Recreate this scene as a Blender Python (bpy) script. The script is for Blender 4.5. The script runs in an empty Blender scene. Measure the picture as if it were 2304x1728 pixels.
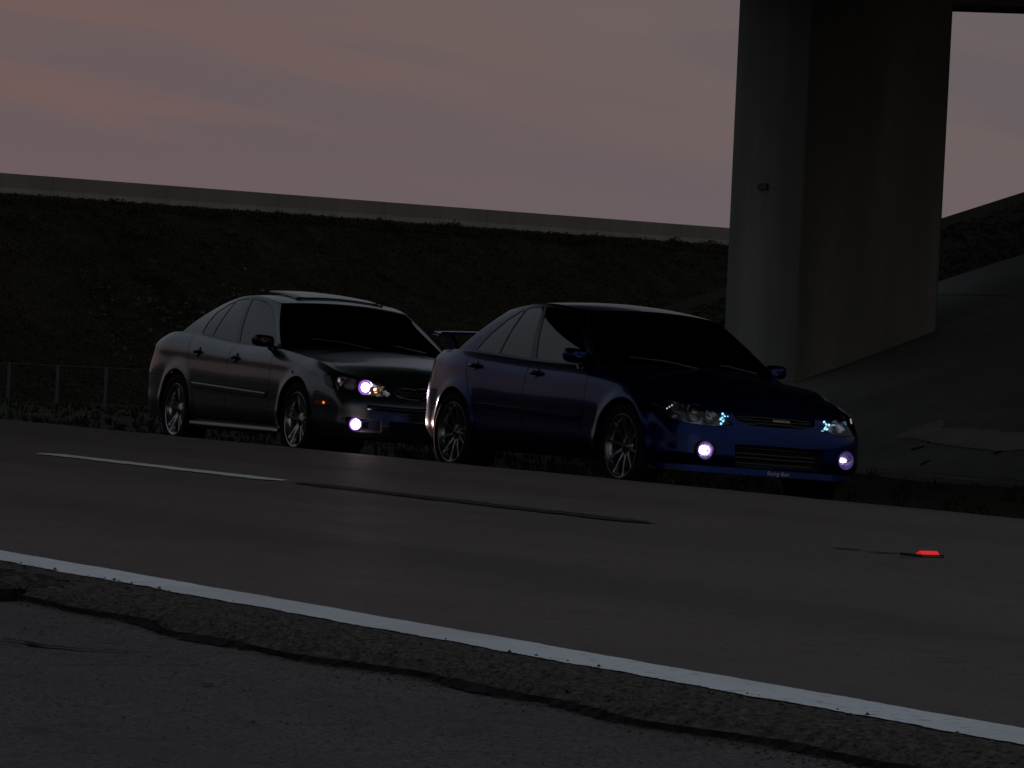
import bpy, math, random
import numpy as np
from mathutils import Vector, Matrix
R = math.radians
random.seed(7); rng = np.random.default_rng(7)
scn = bpy.context.scene
COL = scn.collection

# ------------------------------------------------------------------ camera
TH, PITCH, ROLL = R(27.0), R(0.32), R(2.8)
SN, CS = math.sin(TH), math.cos(TH)
CAMZ = 0.62
f0 = Vector((-CS*math.cos(PITCH), SN*math.cos(PITCH), -math.sin(PITCH)))
r0 = Vector((SN, CS, 0.0))
u0 = r0.cross(f0)
rr = r0*math.cos(ROLL) + u0*math.sin(ROLL)
uu = u0*math.cos(ROLL) - r0*math.sin(ROLL)
cam_d = bpy.data.cameras.new('camera'); cam = bpy.data.objects.new('camera', cam_d); COL.objects.link(cam)
cam.matrix_world = Matrix(((rr.x, uu.x, -f0.x, 0), (rr.y, uu.y, -f0.y, 0), (rr.z, uu.z, -f0.z, CAMZ), (0, 0, 0, 1)))
cam_d.sensor_width = 36.0; cam_d.lens = 36.0*9900/2304
cam_d.clip_start = 0.1; cam_d.clip_end = 8000
scn.camera = cam

# ------------------------------------------------------------------ world
w = bpy.data.worlds.new('World'); scn.world = w; w.use_nodes = True
nt = w.node_tree; nt.nodes.clear()
def wn(t, **k):
    n = nt.nodes.new(t)
    for a, b in k.items(): setattr(n, a, b)
    return n
SUN_EL, SUN_AZ = R(1.0), R(117)          # the sun has gone down behind the camera
out = wn('ShaderNodeOutputWorld'); bg = wn('ShaderNodeBackground'); bg.inputs[1].default_value = 0.1
sky = wn('ShaderNodeTexSky', sky_type='NISHITA', sun_disc=False, sun_elevation=SUN_EL, sun_rotation=SUN_AZ)
tc = wn('ShaderNodeTexCoord'); sep = wn('ShaderNodeSeparateXYZ'); nt.links.new(tc.outputs['Generated'], sep.inputs[0])
ramp = wn('ShaderNodeValToRGB'); cr = ramp.color_ramp
def lin(c):
    return tuple(((v/255)/12.92 if v/255 <= 0.04045 else ((v/255+0.055)/1.055)**2.4) for v in c)
stops = [(0.0, (101, 97, 112)), (0.020, (103, 95, 106)), (0.036, (107, 95, 97)), (0.07, (107, 98, 97)), (0.20, (101, 106, 113)), (1.0, (112, 119, 128))]
while len(cr.elements) < len(stops): cr.elements.new(0.5)
for e, (p, c) in zip(cr.elements, stops):
    e.position = p; e.color = lin(c) + (1,)
nt.links.new(sep.outputs['Z'], ramp.inputs[0])
m1 = wn('ShaderNodeMapping'); m1.inputs['Rotation'].default_value = (0, 0, R(-63)); nt.links.new(tc.outputs['Generated'], m1.inputs[0])
m2 = wn('ShaderNodeMapping'); m2.inputs['Rotation'].default_value = (0, R(-6.5), 0); nt.links.new(m1.outputs[0], m2.inputs[0])
mp = wn('ShaderNodeMapping'); mp.inputs['Scale'].default_value = (7, 4, 58); mp.inputs['Location'].default_value = (1.3, 0.4, 0.65); nt.links.new(m2.outputs[0], mp.inputs[0])
nz = wn('ShaderNodeTexNoise'); nz.inputs['Scale'].default_value = 1.0; nz.inputs['Detail'].default_value = 5; nz.inputs['Roughness'].default_value = 0.5; nz.inputs['Distortion'].default_value = 0.4
nt.links.new(mp.outputs[0], nz.inputs['Vector'])
cl = wn('ShaderNodeMapRange', interpolation_type='SMOOTHSTEP'); cl.inputs[1].default_value = 0.42; cl.inputs[2].default_value = 0.62; cl.inputs[3].default_value = 0.0; cl.inputs[4].default_value = 0.55
nt.links.new(nz.outputs[0], cl.inputs[0])
fd = wn('ShaderNodeMapRange', interpolation_type='SMOOTHSTEP'); fd.inputs[1].default_value = 0.014; fd.inputs[2].default_value = 0.05; fd.inputs[3].default_value = 0.0; fd.inputs[4].default_value = 1.0
nt.links.new(sep.outputs['Z'], fd.inputs[0])
mul0 = wn('ShaderNodeMath', operation='MULTIPLY'); nt.links.new(cl.outputs[0], mul0.inputs[0]); nt.links.new(fd.outputs[0], mul0.inputs[1])
fu = wn('ShaderNodeMapRange', interpolation_type='SMOOTHSTEP'); fu.inputs[1].default_value = 0.07; fu.inputs[2].default_value = 0.20; fu.inputs[3].default_value = 1.0; fu.inputs[4].default_value = 0.0
nt.links.new(sep.outputs['Z'], fu.inputs[0])
mul = wn('ShaderNodeMath', operation='MULTIPLY'); nt.links.new(mul0.outputs[0], mul.inputs[0]); nt.links.new(fu.outputs[0], mul.inputs[1])
pk = wn('ShaderNodeMix', data_type='RGBA'); pk.inputs[7].default_value = lin((96, 89, 95)) + (1,)
sx_ = wn('ShaderNodeSeparateXYZ'); nt.links.new(m1.outputs[0], sx_.inputs[0])
az = wn('ShaderNodeMapRange', interpolation_type='SMOOTHSTEP'); az.inputs[1].default_value = -0.16; az.inputs[2].default_value = 0.10; az.inputs[3].default_value = 0.85; az.inputs[4].default_value = 0.15
nt.links.new(sx_.outputs['X'], az.inputs[0])
am = wn('ShaderNodeMath', operation='MULTIPLY'); nt.links.new(az.outputs[0], am.inputs[0]); nt.links.new(fd.outputs[0], am.inputs[1])
am2 = wn('ShaderNodeMath', operation='MULTIPLY'); nt.links.new(am.outputs[0], am2.inputs[0]); nt.links.new(fu.outputs[0], am2.inputs[1])
rose = wn('ShaderNodeMix', data_type='RGBA'); rose.inputs[7].default_value = lin((115, 90, 87)) + (1,); nt.links.new(am2.outputs[0], rose.inputs[0]); nt.links.new(ramp.outputs[0], rose.inputs[6])
nt.links.new(mul.outputs[0], pk.inputs[0]); nt.links.new(rose.outputs[2], pk.inputs[6])
sc10 = wn('ShaderNodeVectorMath', operation='SCALE'); sc10.inputs['Scale'].default_value = 10.0
nt.links.new(pk.outputs[2], sc10.inputs[0])
mx = wn('ShaderNodeMix', data_type='RGBA', blend_type='ADD'); mx.inputs[0].default_value = 0.10
# the after-glow on the side where the sun went down
dt = wn('ShaderNodeVectorMath', operation='DOT_PRODUCT'); dt.inputs[1].default_value = (math.sin(SUN_AZ), math.cos(SUN_AZ), 0); nt.links.new(tc.outputs['Generated'], dt.inputs[0])
gl = wn('ShaderNodeMapRange', interpolation_type='SMOOTHSTEP'); gl.inputs[1].default_value = -0.4; gl.inputs[2].default_value = 1.0; gl.inputs[3].default_value = 0.0; gl.inputs[4].default_value = 2.2
nt.links.new(dt.outputs['Value'], gl.inputs[0])
sk = wn('ShaderNodeVectorMath', operation='SCALE'); nt.links.new(sky.outputs[0], sk.inputs[0]); nt.links.new(gl.outputs[0], sk.inputs['Scale'])
tn_ = wn('ShaderNodeVectorMath', operation='MULTIPLY'); tn_.inputs[1].default_value = (0.60, 1.0, 1.5); nt.links.new(sk.outputs[0], tn_.inputs[0])
nt.links.new(sc10.outputs[0], mx.inputs[6]); nt.links.new(tn_.outputs[0], mx.inputs[7])
nt.links.new(mx.outputs[2], bg.inputs[0]); nt.links.new(bg.outputs[0], out.inputs[0])

# ------------------------------------------------------------------ sun (already set: only a faint wide glow is left)
sd = bpy.data.lights.new('sun', 'SUN'); sd.energy = 0.03; sd.angle = R(30); sd.color = (1.0, 0.92, 0.84)
so = bpy.data.objects.new('sun', sd); COL.objects.link(so)
sdir = Vector((math.sin(SUN_AZ)*math.cos(R(4)), math.cos(SUN_AZ)*math.cos(R(4)), math.sin(R(4))))
so.rotation_euler = sdir.to_track_quat('Z', 'Y').to_euler()
vs = scn.view_settings; vs.view_transform = 'Standard'; vs.look = 'None'; vs.exposure = 0.0; vs.gamma = 1.0; vs.use_curve_mapping = False

# ------------------------------------------------------------------ materials
def mat(name, col, rough=0.6, metal=0.0, coat=0.0, spec=0.5, emis=None, estr=0.0):
    m = bpy.data.materials.new(name); m.use_nodes = True
    b = m.node_tree.nodes['Principled BSDF']
    b.inputs['Base Color'].default_value = tuple(col) + (1,)
    b.inputs['Roughness'].default_value = rough; b.inputs['Metallic'].default_value = metal
    b.inputs['Coat Weight'].default_value = coat; b.inputs['Coat Roughness'].default_value = 0.03
    b.inputs['Specular IOR Level'].default_value = spec
    if emis:
        b.inputs['Emission Color'].default_value = tuple(emis) + (1,); b.inputs['Emission Strength'].default_value = estr
    return m
def noisy(name, c1, c2, scale=8, rough=0.9, bump=0.3, bscale=60, metal=0, c3=None, s3=0.4, detail=6, stretch=(1, 1, 1), lo=0.35, hi=0.65, bdist=0.02, spec=0.06):
    m = mat(name, c1, rough, metal, spec=spec if not metal else 0.5); t = m.node_tree; b = t.nodes['Principled BSDF']
    tc = t.nodes.new('ShaderNodeTexCoord'); mp = t.nodes.new('ShaderNodeMapping'); mp.inputs['Scale'].default_value = stretch
    t.links.new(tc.outputs['Object'], mp.inputs[0])
    n = t.nodes.new('ShaderNodeTexNoise'); n.inputs['Scale'].default_value = scale; n.inputs['Detail'].default_value = detail; n.inputs['Roughness'].default_value = 0.65
    t.links.new(mp.outputs[0], n.inputs['Vector'])
    r = t.nodes.new('ShaderNodeValToRGB'); r.color_ramp.elements[0].position = lo; r.color_ramp.elements[1].position = hi
    r.color_ramp.elements[0].color = tuple(c1)+(1,); r.color_ramp.elements[1].color = tuple(c2)+(1,)
    t.links.new(n.outputs[0], r.inputs[0]); last = r.outputs[0]
    if c3:
        n3 = t.nodes.new('ShaderNodeTexNoise'); n3.inputs['Scale'].default_value = s3; n3.inputs['Detail'].default_value = 4
        t.links.new(mp.outputs[0], n3.inputs['Vector'])
        k = t.nodes.new('ShaderNodeMapRange'); k.inputs[1].default_value = 0.45; k.inputs[2].default_value = 0.65
        t.links.new(n3.outputs[0], k.inputs[0])
        x = t.nodes.new('ShaderNodeMix'); x.data_type = 'RGBA'; x.inputs[7].default_value = tuple(c3)+(1,)
        t.links.new(k.outputs[0], x.inputs[0]); t.links.new(last, x.inputs[6]); last = x.outputs[2]
    t.links.new(last, b.inputs['Base Color'])
    if bump:
        n2 = t.nodes.new('ShaderNodeTexNoise'); n2.inputs['Scale'].default_value = bscale; n2.inputs['Detail'].default_value = 4
        t.links.new(tc.outputs['Object'], n2.inputs['Vector'])
        bp = t.nodes.new('ShaderNodeBump'); bp.inputs['Strength'].default_value = bump; bp.inputs['Distance'].default_value = bdist
        t.links.new(n2.outputs[0], bp.inputs['Height']); t.links.new(bp.outputs[0], b.inputs['Normal'])
    return m
def glassmat(name, tint, ior=1.6, rough=0.0):
    m = bpy.data.materials.new(name); m.use_nodes = True; t = m.node_tree; t.nodes.clear()
    o = t.nodes.new('ShaderNodeOutputMaterial'); tr = t.nodes.new('ShaderNodeBsdfTransparent'); g = t.nodes.new('ShaderNodeBsdfGlossy')
    tr.inputs[0].default_value = tuple(tint)+(1,); g.inputs['Roughness'].default_value = rough
    fr = t.nodes.new('ShaderNodeFresnel'); fr.inputs[0].default_value = ior; mx = t.nodes.new('ShaderNodeMixShader')
    t.links.new(fr.outputs[0], mx.inputs[0]); t.links.new(tr.outputs[0], mx.inputs[1]); t.links.new(g.outputs[0], mx.inputs[2]); t.links.new(mx.outputs[0], o.inputs[0])
    return m
def emit(name, col, s):
    m = bpy.data.materials.new(name); m.use_nodes = True; t = m.node_tree; t.nodes.clear()
    o = t.nodes.new('ShaderNodeOutputMaterial'); e = t.nodes.new('ShaderNodeEmission'); e.inputs[0].default_value = tuple(col)+(1,); e.inputs[1].default_value = s
    t.links.new(e.outputs[0], o.inputs[0]); return m
M = {}
M['road'] = noisy('road_concrete', (0.128, 0.110, 0.103), (0.176, 0.154, 0.145), 3.0, 0.85, 0.5, 90, c3=(0.150, 0.126, 0.116), s3=0.25, stretch=(0.35, 1, 1), bdist=0.006, spec=0.12)
def asphalt(name, dark, light, patch, spec, rough, tracks):
    m = mat(name, dark, rough, spec=spec); t = m.node_tree; B = t.nodes['Principled BSDF']; N = t.nodes.new; K = t.links.new
    tc = N('ShaderNodeTexCoord')
    def noise(scale, det, stretch=(1, 1, 1), ro=.6):
        mp = N('ShaderNodeMapping'); mp.inputs['Scale'].default_value = stretch; K(tc.outputs['Object'], mp.inputs[0])
        n = N('ShaderNodeTexNoise'); n.inputs['Scale'].default_value = scale; n.inputs['Detail'].default_value = det; n.inputs['Roughness'].default_value = ro; K(mp.outputs[0], n.inputs['Vector']); return n.outputs[0]
    def rng_(v, a, b_, c_, d):
        r = N('ShaderNodeMapRange'); r.inputs[1].default_value = a; r.inputs[2].default_value = b_; r.inputs[3].default_value = c_; r.inputs[4].default_value = d; K(v, r.inputs[0]); return r.outputs[0]
    def mixc(f, a, b_):
        x = N('ShaderNodeMix'); x.data_type = 'RGBA'; K(f, x.inputs[0])
        for s_, v in ((6, a), (7, b_)):
            if isinstance(v, tuple): x.inputs[s_].default_value = v+(1,)
            else: K(v, x.inputs[s_])
        return x.outputs[2]
    agg = rng_(noise(85, 3, ro=.7), .36, .64, 0, 1); base = mixc(agg, dark, light)
    base = mixc(rng_(noise(1.1, 6, (.4, 1, 1)), .42, .62, 0, .75), base, patch)
    base = mixc(rng_(noise(9, 5), .55, .72, 0, .45), base, tuple(v*.6 for v in dark))
    if tracks:
        sp = N('ShaderNodeSeparateXYZ'); K(tc.outputs['Object'], sp.inputs[0]); w_ = N('ShaderNodeMath'); w_.operation = 'SINE'
        k = N('ShaderNodeMath'); k.operation = 'MULTIPLY_ADD'; k.inputs[1].default_value = 2*math.pi/1.9; k.inputs[2].default_value = 1.1; K(sp.outputs['Y'], k.inputs[0]); K(k.outputs[0], w_.inputs[0])
        tr = rng_(w_.outputs[0], -.2, 1, 0, .30); tn = N('ShaderNodeMath'); tn.operation = 'MULTIPLY'; K(tr, tn.inputs[0]); K(rng_(noise(.6, 4, (.2, 1, 1)), .35, .65, .4, 1.2), tn.inputs[1])
        base = mixc(tn.outputs[0], base, tuple(v*.55 for v in dark))
    K(base, B.inputs['Base Color'])
    K(rng_(noise(2.0, 4, (.5, 1, 1)), .3, .7, rough-.08, rough+.10), B.inputs['Roughness'])
    bp = N('ShaderNodeBump'); bp.inputs['Strength'].default_value = 1.0; bp.inputs['Distance'].default_value = .007 if tracks else .016; K(noise(110 if tracks else 75, 4, ro=.7), bp.inputs['Height']); K(bp.outputs[0], B.inputs['Normal'])
    return m
M['road'] = asphalt('road_asphalt', (0.070, 0.053, 0.046), (0.168, 0.129, 0.112), (0.106, 0.081, 0.069), 0.18, 0.62, True)
M['shoulder'] = asphalt('shoulder_asphalt', (0.062, 0.055, 0.054), (0.185, 0.163, 0.157), (0.096, 0.087, 0.086), 0.12, 0.75, False)
M['dirt'] = noisy('edge_grit', (0.030, 0.025, 0.022), (0.135, 0.114, 0.097), 45.0, 0.95, 0.9, 70, bdist=0.02)
M['gravel'] = noisy('gravel_shoulder', (0.04, 0.036, 0.03), (0.085, 0.078, 0.066), 12.0, 0.95, 0.9, 40)
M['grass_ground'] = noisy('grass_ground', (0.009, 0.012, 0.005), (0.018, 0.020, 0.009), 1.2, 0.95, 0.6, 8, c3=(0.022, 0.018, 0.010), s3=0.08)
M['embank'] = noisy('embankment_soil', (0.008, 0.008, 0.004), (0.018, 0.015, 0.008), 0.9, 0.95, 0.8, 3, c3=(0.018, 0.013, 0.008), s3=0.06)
M['blade'] = noisy('grass_blade', (0.014, 0.021, 0.008), (0.032, 0.034, 0.014), 0.5, 0.8, 0)
M['weed'] = noisy('weed_leaf', (0.022, 0.022, 0.011), (0.042, 0.034, 0.018), 0.15, 0.85, 0)
M['paleweed'] = noisy('pale_weed', (0.06, 0.06, 0.034), (0.13, 0.125, 0.08), 0.6, 0.85, 0)
M['concrete'] = noisy('pier_concrete', (0.172, 0.180, 0.172), (0.262, 0.263, 0.244), 2.2, 0.85, 0.35, 30, c3=(0.130, 0.136, 0.128), s3=0.9, stretch=(1, 1, 0.16))
M['slab'] = noisy('paving_concrete', (0.120, 0.122, 0.112), (0.170, 0.168, 0.152), 1.3, 0.9, 0.4, 25, c3=(0.100, 0.102, 0.092), s3=0.35)
M['silt'] = noisy('pale_silt', (0.22, 0.20, 0.195), (0.27, 0.245, 0.24), 3, 0.95, 0.3, 20)
M['barrier'] = noisy('barrier_concrete', (0.15, 0.125, 0.11), (0.20, 0.168, 0.145), 0.4, 0.9, 0.2, 6, stretch=(1, 1, 0.2))
M['girder'] = noisy('girder_paint', (0.16, 0.155, 0.13), (0.21, 0.20, 0.17), 2, 0.6, 0.1, 20)
M['deck'] = noisy('deck_soffit', (0.22, 0.21, 0.19), (0.30, 0.29, 0.26), 1, 0.9, 0.2, 20)
M['white_paint'] = noisy('white_road_paint', (0.26, 0.25, 0.245), (0.68, 0.68, 0.685), 22, 0.7, 0.6, 90, c3=(0.57, 0.565, 0.56), s3=1.5, bdist=0.004, lo=0.28, hi=0.44)
M['worn_paint'] = noisy('worn_road_paint', (0.28, 0.26, 0.25), (0.62, 0.60, 0.58), 16, 0.8, 0.4, 80, lo=0.25, hi=0.5)
M['black_paint'] = noisy('black_road_paint', (0.018, 0.018, 0.02), (0.07, 0.067, 0.068), 10, 0.8, 0.4, 80, lo=0.4, hi=0.75)
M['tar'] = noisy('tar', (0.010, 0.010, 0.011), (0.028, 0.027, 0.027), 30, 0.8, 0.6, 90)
M['castiron'] = noisy('cast_iron', (0.02, 0.019, 0.018), (0.05, 0.045, 0.04), 40, 0.6, 0.4, 120, metal=0.5)
M['redlens'] = mat('red_lens', (0.5, 0.01, 0.01), 0.2, emis=(1.0, 0.012, 0.012), estr=0.55)  # light thrown back by the reflector, put in as emission
M['galv'] = noisy('galvanised', (0.016, 0.018, 0.020), (0.027, 0.029, 0.032), 6, 0.55, 0.1, 20, metal=0.3)
M['black'] = mat('black_plastic', (0.012, 0.012, 0.013), 0.45)
M['void'] = mat('dark_cavity', (0.004, 0.004, 0.004), 0.9)
M['rubber'] = noisy('tyre_rubber', (0.010, 0.010, 0.010), (0.018, 0.018, 0.018), 30, 0.75, 0.2, 60)
M['trim'] = mat('black_trim', (0.008, 0.008, 0.009), 0.25)
M['glass'] = glassmat('car_glass', (0.07, 0.09, 0.09), 2.0)
M['wglass'] = glassmat('windscreen_glass', (0.16, 0.18, 0.17), 1.55)
M['lens'] = glassmat('clear_lens', (0.92, 0.92, 0.94), 1.45)
M['chrome'] = mat('chrome', (0.75, 0.75, 0.77), 0.08, 1.0)
M['reflector'] = mat('lamp_reflector', (0.80, 0.78, 0.76), 0.12, 1.0)
M['bezel'] = mat('lamp_bezel', (0.30, 0.30, 0.31), 0.25, 1.0)
M['amber'] = mat('amber_lens', (0.45, 0.09, 0.01), 0.15, coat=1)
M['red_lamp'] = mat('tail_lens', (0.16, 0.012, 0.010), 0.1, coat=1)
M['alloy_silver'] = mat('alloy_silver', (0.36, 0.38, 0.40), 0.25, 0.9)
M['alloy_dark'] = mat('alloy_gunmetal', (0.22, 0.23, 0.24), 0.25, 0.9)
M['disc'] = mat('brake_disc', (0.16, 0.16, 0.16), 0.4, 0.9)
M['seat'] = mat('seat_cloth', (0.015, 0.015, 0.017), 0.9)
def paint(name, c, c2, metal, rough):
    m = mat(name, c, rough, metal, coat=0.34, spec=0.08); t = m.node_tree; b = t.nodes['Principled BSDF']
    tc = t.nodes.new('ShaderNodeTexCoord'); n = t.nodes.new('ShaderNodeTexNoise'); n.inputs['Scale'].default_value = 3.0; n.inputs['Detail'].default_value = 8
    r = t.nodes.new('ShaderNodeValToRGB'); r.color_ramp.elements[0].color = tuple(c)+(1,); r.color_ramp.elements[1].color = tuple(c2)+(1,)
    t.links.new(tc.outputs['Object'], n.inputs['Vector']); t.links.new(n.outputs[0], r.inputs[0]); t.links.new(r.outputs[0], b.inputs['Base Color'])
    mr = t.nodes.new('ShaderNodeMapRange'); mr.inputs[3].default_value = 0.02; mr.inputs[4].default_value = 0.09
    t.links.new(n.outputs[0], mr.inputs[0]); t.links.new(mr.outputs[0], b.inputs['Coat Roughness'])
    return m
M['paint_grey'] = paint('steel_grey_paint', (0.090, 0.106, 0.117), (0.104, 0.120, 0.132), 0.85, 0.27)
M['paint_blue'] = paint('blue_mica_paint', (0.0015, 0.011, 0.075), (0.002, 0.014, 0.095), 0.85, 0.27)

# ------------------------------------------------------------------ helpers
def tag(o, label=None, cat=None, group=None, kind=None):
    if label: o['label'] = label
    if cat: o['category'] = cat
    if group: o['group'] = group
    if kind: o['kind'] = kind
    return o
def empty(name, loc=(0, 0, 0), parent=None):
    o = bpy.data.objects.new(name, None); COL.objects.link(o); o.location = loc; o.parent = parent; o.empty_display_size = 0.2
    return o
def mesh(name, V, F, m, parent=None, smooth=False, N=None, loc=None):
    me = bpy.data.meshes.new(name); me.from_pydata([tuple(map(float, v)) for v in V], [], [tuple(map(int, f)) for f in F])
    if m: me.materials.append(m)
    if smooth or N is not None: me.polygons.foreach_set('use_smooth', [True]*len(me.polygons))
    me.update()
    if N is not None: me.normals_split_custom_set_from_vertices([tuple(map(float, n)) for n in N])
    o = bpy.data.objects.new(name, me); COL.objects.link(o); o.parent = parent
    if loc is not None: o.location = loc
    return o
class MB:
    def __init__(s): s.V = []; s.F = []
    def add(s, V, F):
        b = len(s.V); s.V += [tuple(v) for v in V]; s.F += [tuple(i+b for i in f) for f in F]; return s
    def box(s, x0, x1, y0, y1, z0, z1):
        return s.add([(x0, y0, z0), (x1, y0, z0), (x1, y1, z0), (x0, y1, z0), (x0, y0, z1), (x1, y0, z1), (x1, y1, z1), (x0, y1, z1)],
                     [(0, 3, 2, 1), (4, 5, 6, 7), (0, 1, 5, 4), (1, 2, 6, 5), (2, 3, 7, 6), (3, 0, 4, 7)])
    def prism(s, poly, z0, z1):
        n = len(poly); V = [(p[0], p[1], z0(p) if callable(z0) else z0) for p in poly] + [(p[0], p[1], z1(p) if callable(z1) else z1) for p in poly]
        return s.add(V, [tuple(reversed(range(n))), tuple(range(n, 2*n))] + [(i, (i+1) % n, n+(i+1) % n, n+i) for i in range(n)])
    def tube(s, pts, r, n=8, cap=True):
        pts = [Vector(p) for p in pts]; rings = []
        rs = r if hasattr(r, '__len__') else [r]*len(pts)
        for i, p in enumerate(pts):
            d = (pts[min(i+1, len(pts)-1)] - pts[max(i-1, 0)]).normalized()
            a = d.orthogonal().normalized() if i == 0 else (a - d*a.dot(d)).normalized()
            b = d.cross(a)
            rings.append([p + (a*math.cos(2*math.pi*k/n) + b*math.sin(2*math.pi*k/n))*rs[i] for k in range(n)])
        V = [v for rg in rings for v in rg]; F = []
        for i in range(len(pts)-1):
            for k in range(n): F.append((i*n+k, i*n+(k+1) % n, (i+1)*n+(k+1) % n, (i+1)*n+k))
        if cap: F += [tuple(reversed(range(n))), tuple(range((len(pts)-1)*n, len(pts)*n))]
        return s.add(V, F)
    def lathe(s, prof, axis='y', n=48, c=(0, 0, 0), close=False):
        V = []; F = []
        for (r, h) in prof:
            for k in range(n):
                a = 2*math.pi*k/n; p = (r*math.cos(a), h, r*math.sin(a)) if axis == 'y' else ((h, r*math.cos(a), r*math.sin(a)) if axis == 'x' else (r*math.cos(a), r*math.sin(a), h))
                V.append((p[0]+c[0], p[1]+c[1], p[2]+c[2]))
        m = len(prof)
        for i in range(m if close else m-1):
            j = (i+1) % m
            for k in range(n): F.append((i*n+k, i*n+(k+1) % n, j*n+(k+1) % n, j*n+k))
        return s.add(V, F)
    def xform(s, mtx):
        s.V = [tuple(mtx @ Vector(v)) for v in s.V]; return s
    def build(s, name, m, parent=None, smooth=False, loc=None, bevel=0):
        o = mesh(name, s.V, s.F, m, parent, smooth, loc=loc)
        if bevel:
            md = o.modifiers.new('bevel', 'BEVEL'); md.width = bevel; md.segments = 2; md.limit_method = 'ANGLE'
        return o
def W(d, r, z): return (-CS*d + SN*r, SN*d + CS*r, z)           # depth / right -> world
def dY(d, Y):                                                     # depth and Y -> world X
    r = (Y - SN*d)/CS; return -CS*d + SN*r

# ------------------------------------------------------------------ ground
def sstep(a, b, x):
    t = min(1, max(0, (x-a)/(b-a))); return t*t*(3-2*t)
def ground_z(X, Y):
    if Y < 3.0: z = -0.06
    elif Y < 11.3: z = -0.08
    elif Y < 17.2: z = -0.15 - 0.033*(Y-11.2)
    else: z = -0.348 + 0.03*sstep(17.2, 22, Y)
    if Y > 17:
        far = sstep(-52, -85, X)
        z -= far*1.55*sstep(17, 34, Y)
    return z
xs = sorted(set([-6000, -3000, -1200, -500, -300, -220] + list(np.arange(-160, -60, 4.0)) + list(np.arange(-60, 8, 0.8)) + [20, 60, 200, 800, 3000, 6000]))
ys = sorted(set([-6000, -2000, -500, -100, -30, -8, 0, 3.0, 3.02, 5, 8, 11.18, 11.3] + list(np.arange(11.6, 24, 0.5)) + list(np.arange(24, 60, 2.0)) + [70, 90, 130, 200, 500, 1500, 6000]))
V = []; F = []
for X in xs:
    for Y in ys:
        n = 0.02*math.sin(X*1.7+Y*2.3)*math.sin(Y*3.1-X*.6) if Y > 12 else 0
        V.append((X, Y, ground_z(X, Y) + n))
ny = len(ys)
for i in range(len(xs)-1):
    for j in range(ny-1): F.append((i*ny+j, (i+1)*ny+j, (i+1)*ny+j+1, i*ny+j+1))
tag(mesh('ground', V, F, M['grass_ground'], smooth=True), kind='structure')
# gravel verge the cars stand on
V = []; F = []; gx = list(np.arange(-75, 10, 0.35)); gy = [11.43, 11.7, 12.2, 13, 13.8, 14.6, 15.4, 16.2, 16.9]
for X in gx:
    for k, Y in enumerate(gy):
        yy = Y + (0.35*math.sin(X*1.9)*math.sin(X*.53+1) if k == len(gy)-1 else 0)
        V.append((X, yy, ground_z(X, yy) + 0.03 - (0.03 if k == len(gy)-1 else 0) + random.uniform(-.006, .006)))
n = len(gy)
for i in range(len(gx)-1):
    for j in range(n-1): F.append((i*n+j, (i+1)*n+j, (i+1)*n+j+1, i*n+j+1))
tag(mesh('gravel_verge', V, F, M['gravel'], smooth=True), kind='structure')

# road slab with a ragged far edge
def ragged(x, a=1.0): return a*(0.012*math.sin(x*3.1)+0.009*math.sin(x*7.7+1)+0.006*math.sin(x*17.3+2)) + random.uniform(-.009, .009)*a
road = MB()
RX = list(np.arange(-400, -60, 10.0)) + list(np.arange(-60, 6, 0.25)) + [20, 60, 300, 1000]
V = []; F = []
for X in RX:
    e = 11.42 + ragged(X, 1.0)
    V += [(X, 4.16, 0.0), (X, 6.3, 0.004), (X, 8.3, 0.006), (X, 10.5, 0.004), (X, e, -0.004), (X, e+0.03, -0.15)]
for i in range(len(RX)-1):
    for j in range(5): F.append((i*6+j, (i+1)*6+j, (i+1)*6+j+1, i*6+j+1))
road_o = tag(mesh('road', V, F, M['road'], smooth=False), kind='structure')
# near shoulder (slightly lower)
V = []; F = []
for X in RX:
    V += [(X, -8, -0.02), (X, 0, -0.026), (X, 2.2, -0.026), (X, 3.9, -0.028)]
for i in range(len(RX)-1):
    for j in range(3): F.append((i*4+j, (i+1)*4+j, (i+1)*4+j+1, i*4+j+1))
shoulder = tag(mesh('asphalt_shoulder', V, F, M['shoulder']), kind='structure')
# crumbly grit strip between line and shoulder
gx = list(np.arange(-60, -14, 0.12)) + list(np.arange(-14, -4.5, 0.022)) + list(np.arange(-4.5, 6, 0.2)); gn = 30; V = []; F = []
ph = rng.uniform(0, 6, 12)
def edge_lo(X): return 3.80 + 0.035*math.sin(X*1.3+ph[0]) + 0.03*math.sin(X*3.7+ph[1]) + 0.018*math.sin(X*9.1+ph[2])
for X in gx:
    lo = edge_lo(X) + random.uniform(-.012, .012)
    for j in range(gn):
        t = j/(gn-1); Y = lo + (4.245-lo)*t
        hgt = -0.034 + 0.033*sstep(0, 0.22, t)
        hgt += (random.uniform(-.004, .004) if 0 < j < gn-1 else 0)*(1 if t < .7 else .25)
        V.append((X + random.uniform(-.004, .004), Y, hgt + 0.003))
for i in range(len(gx)-1):
    for j in range(gn-1): F.append((i*gn+j, (i+1)*gn+j, (i+1)*gn+j+1, i*gn+j+1))
tag(mesh('grit_strip', V, F, M['dirt']), kind='structure')

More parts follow.
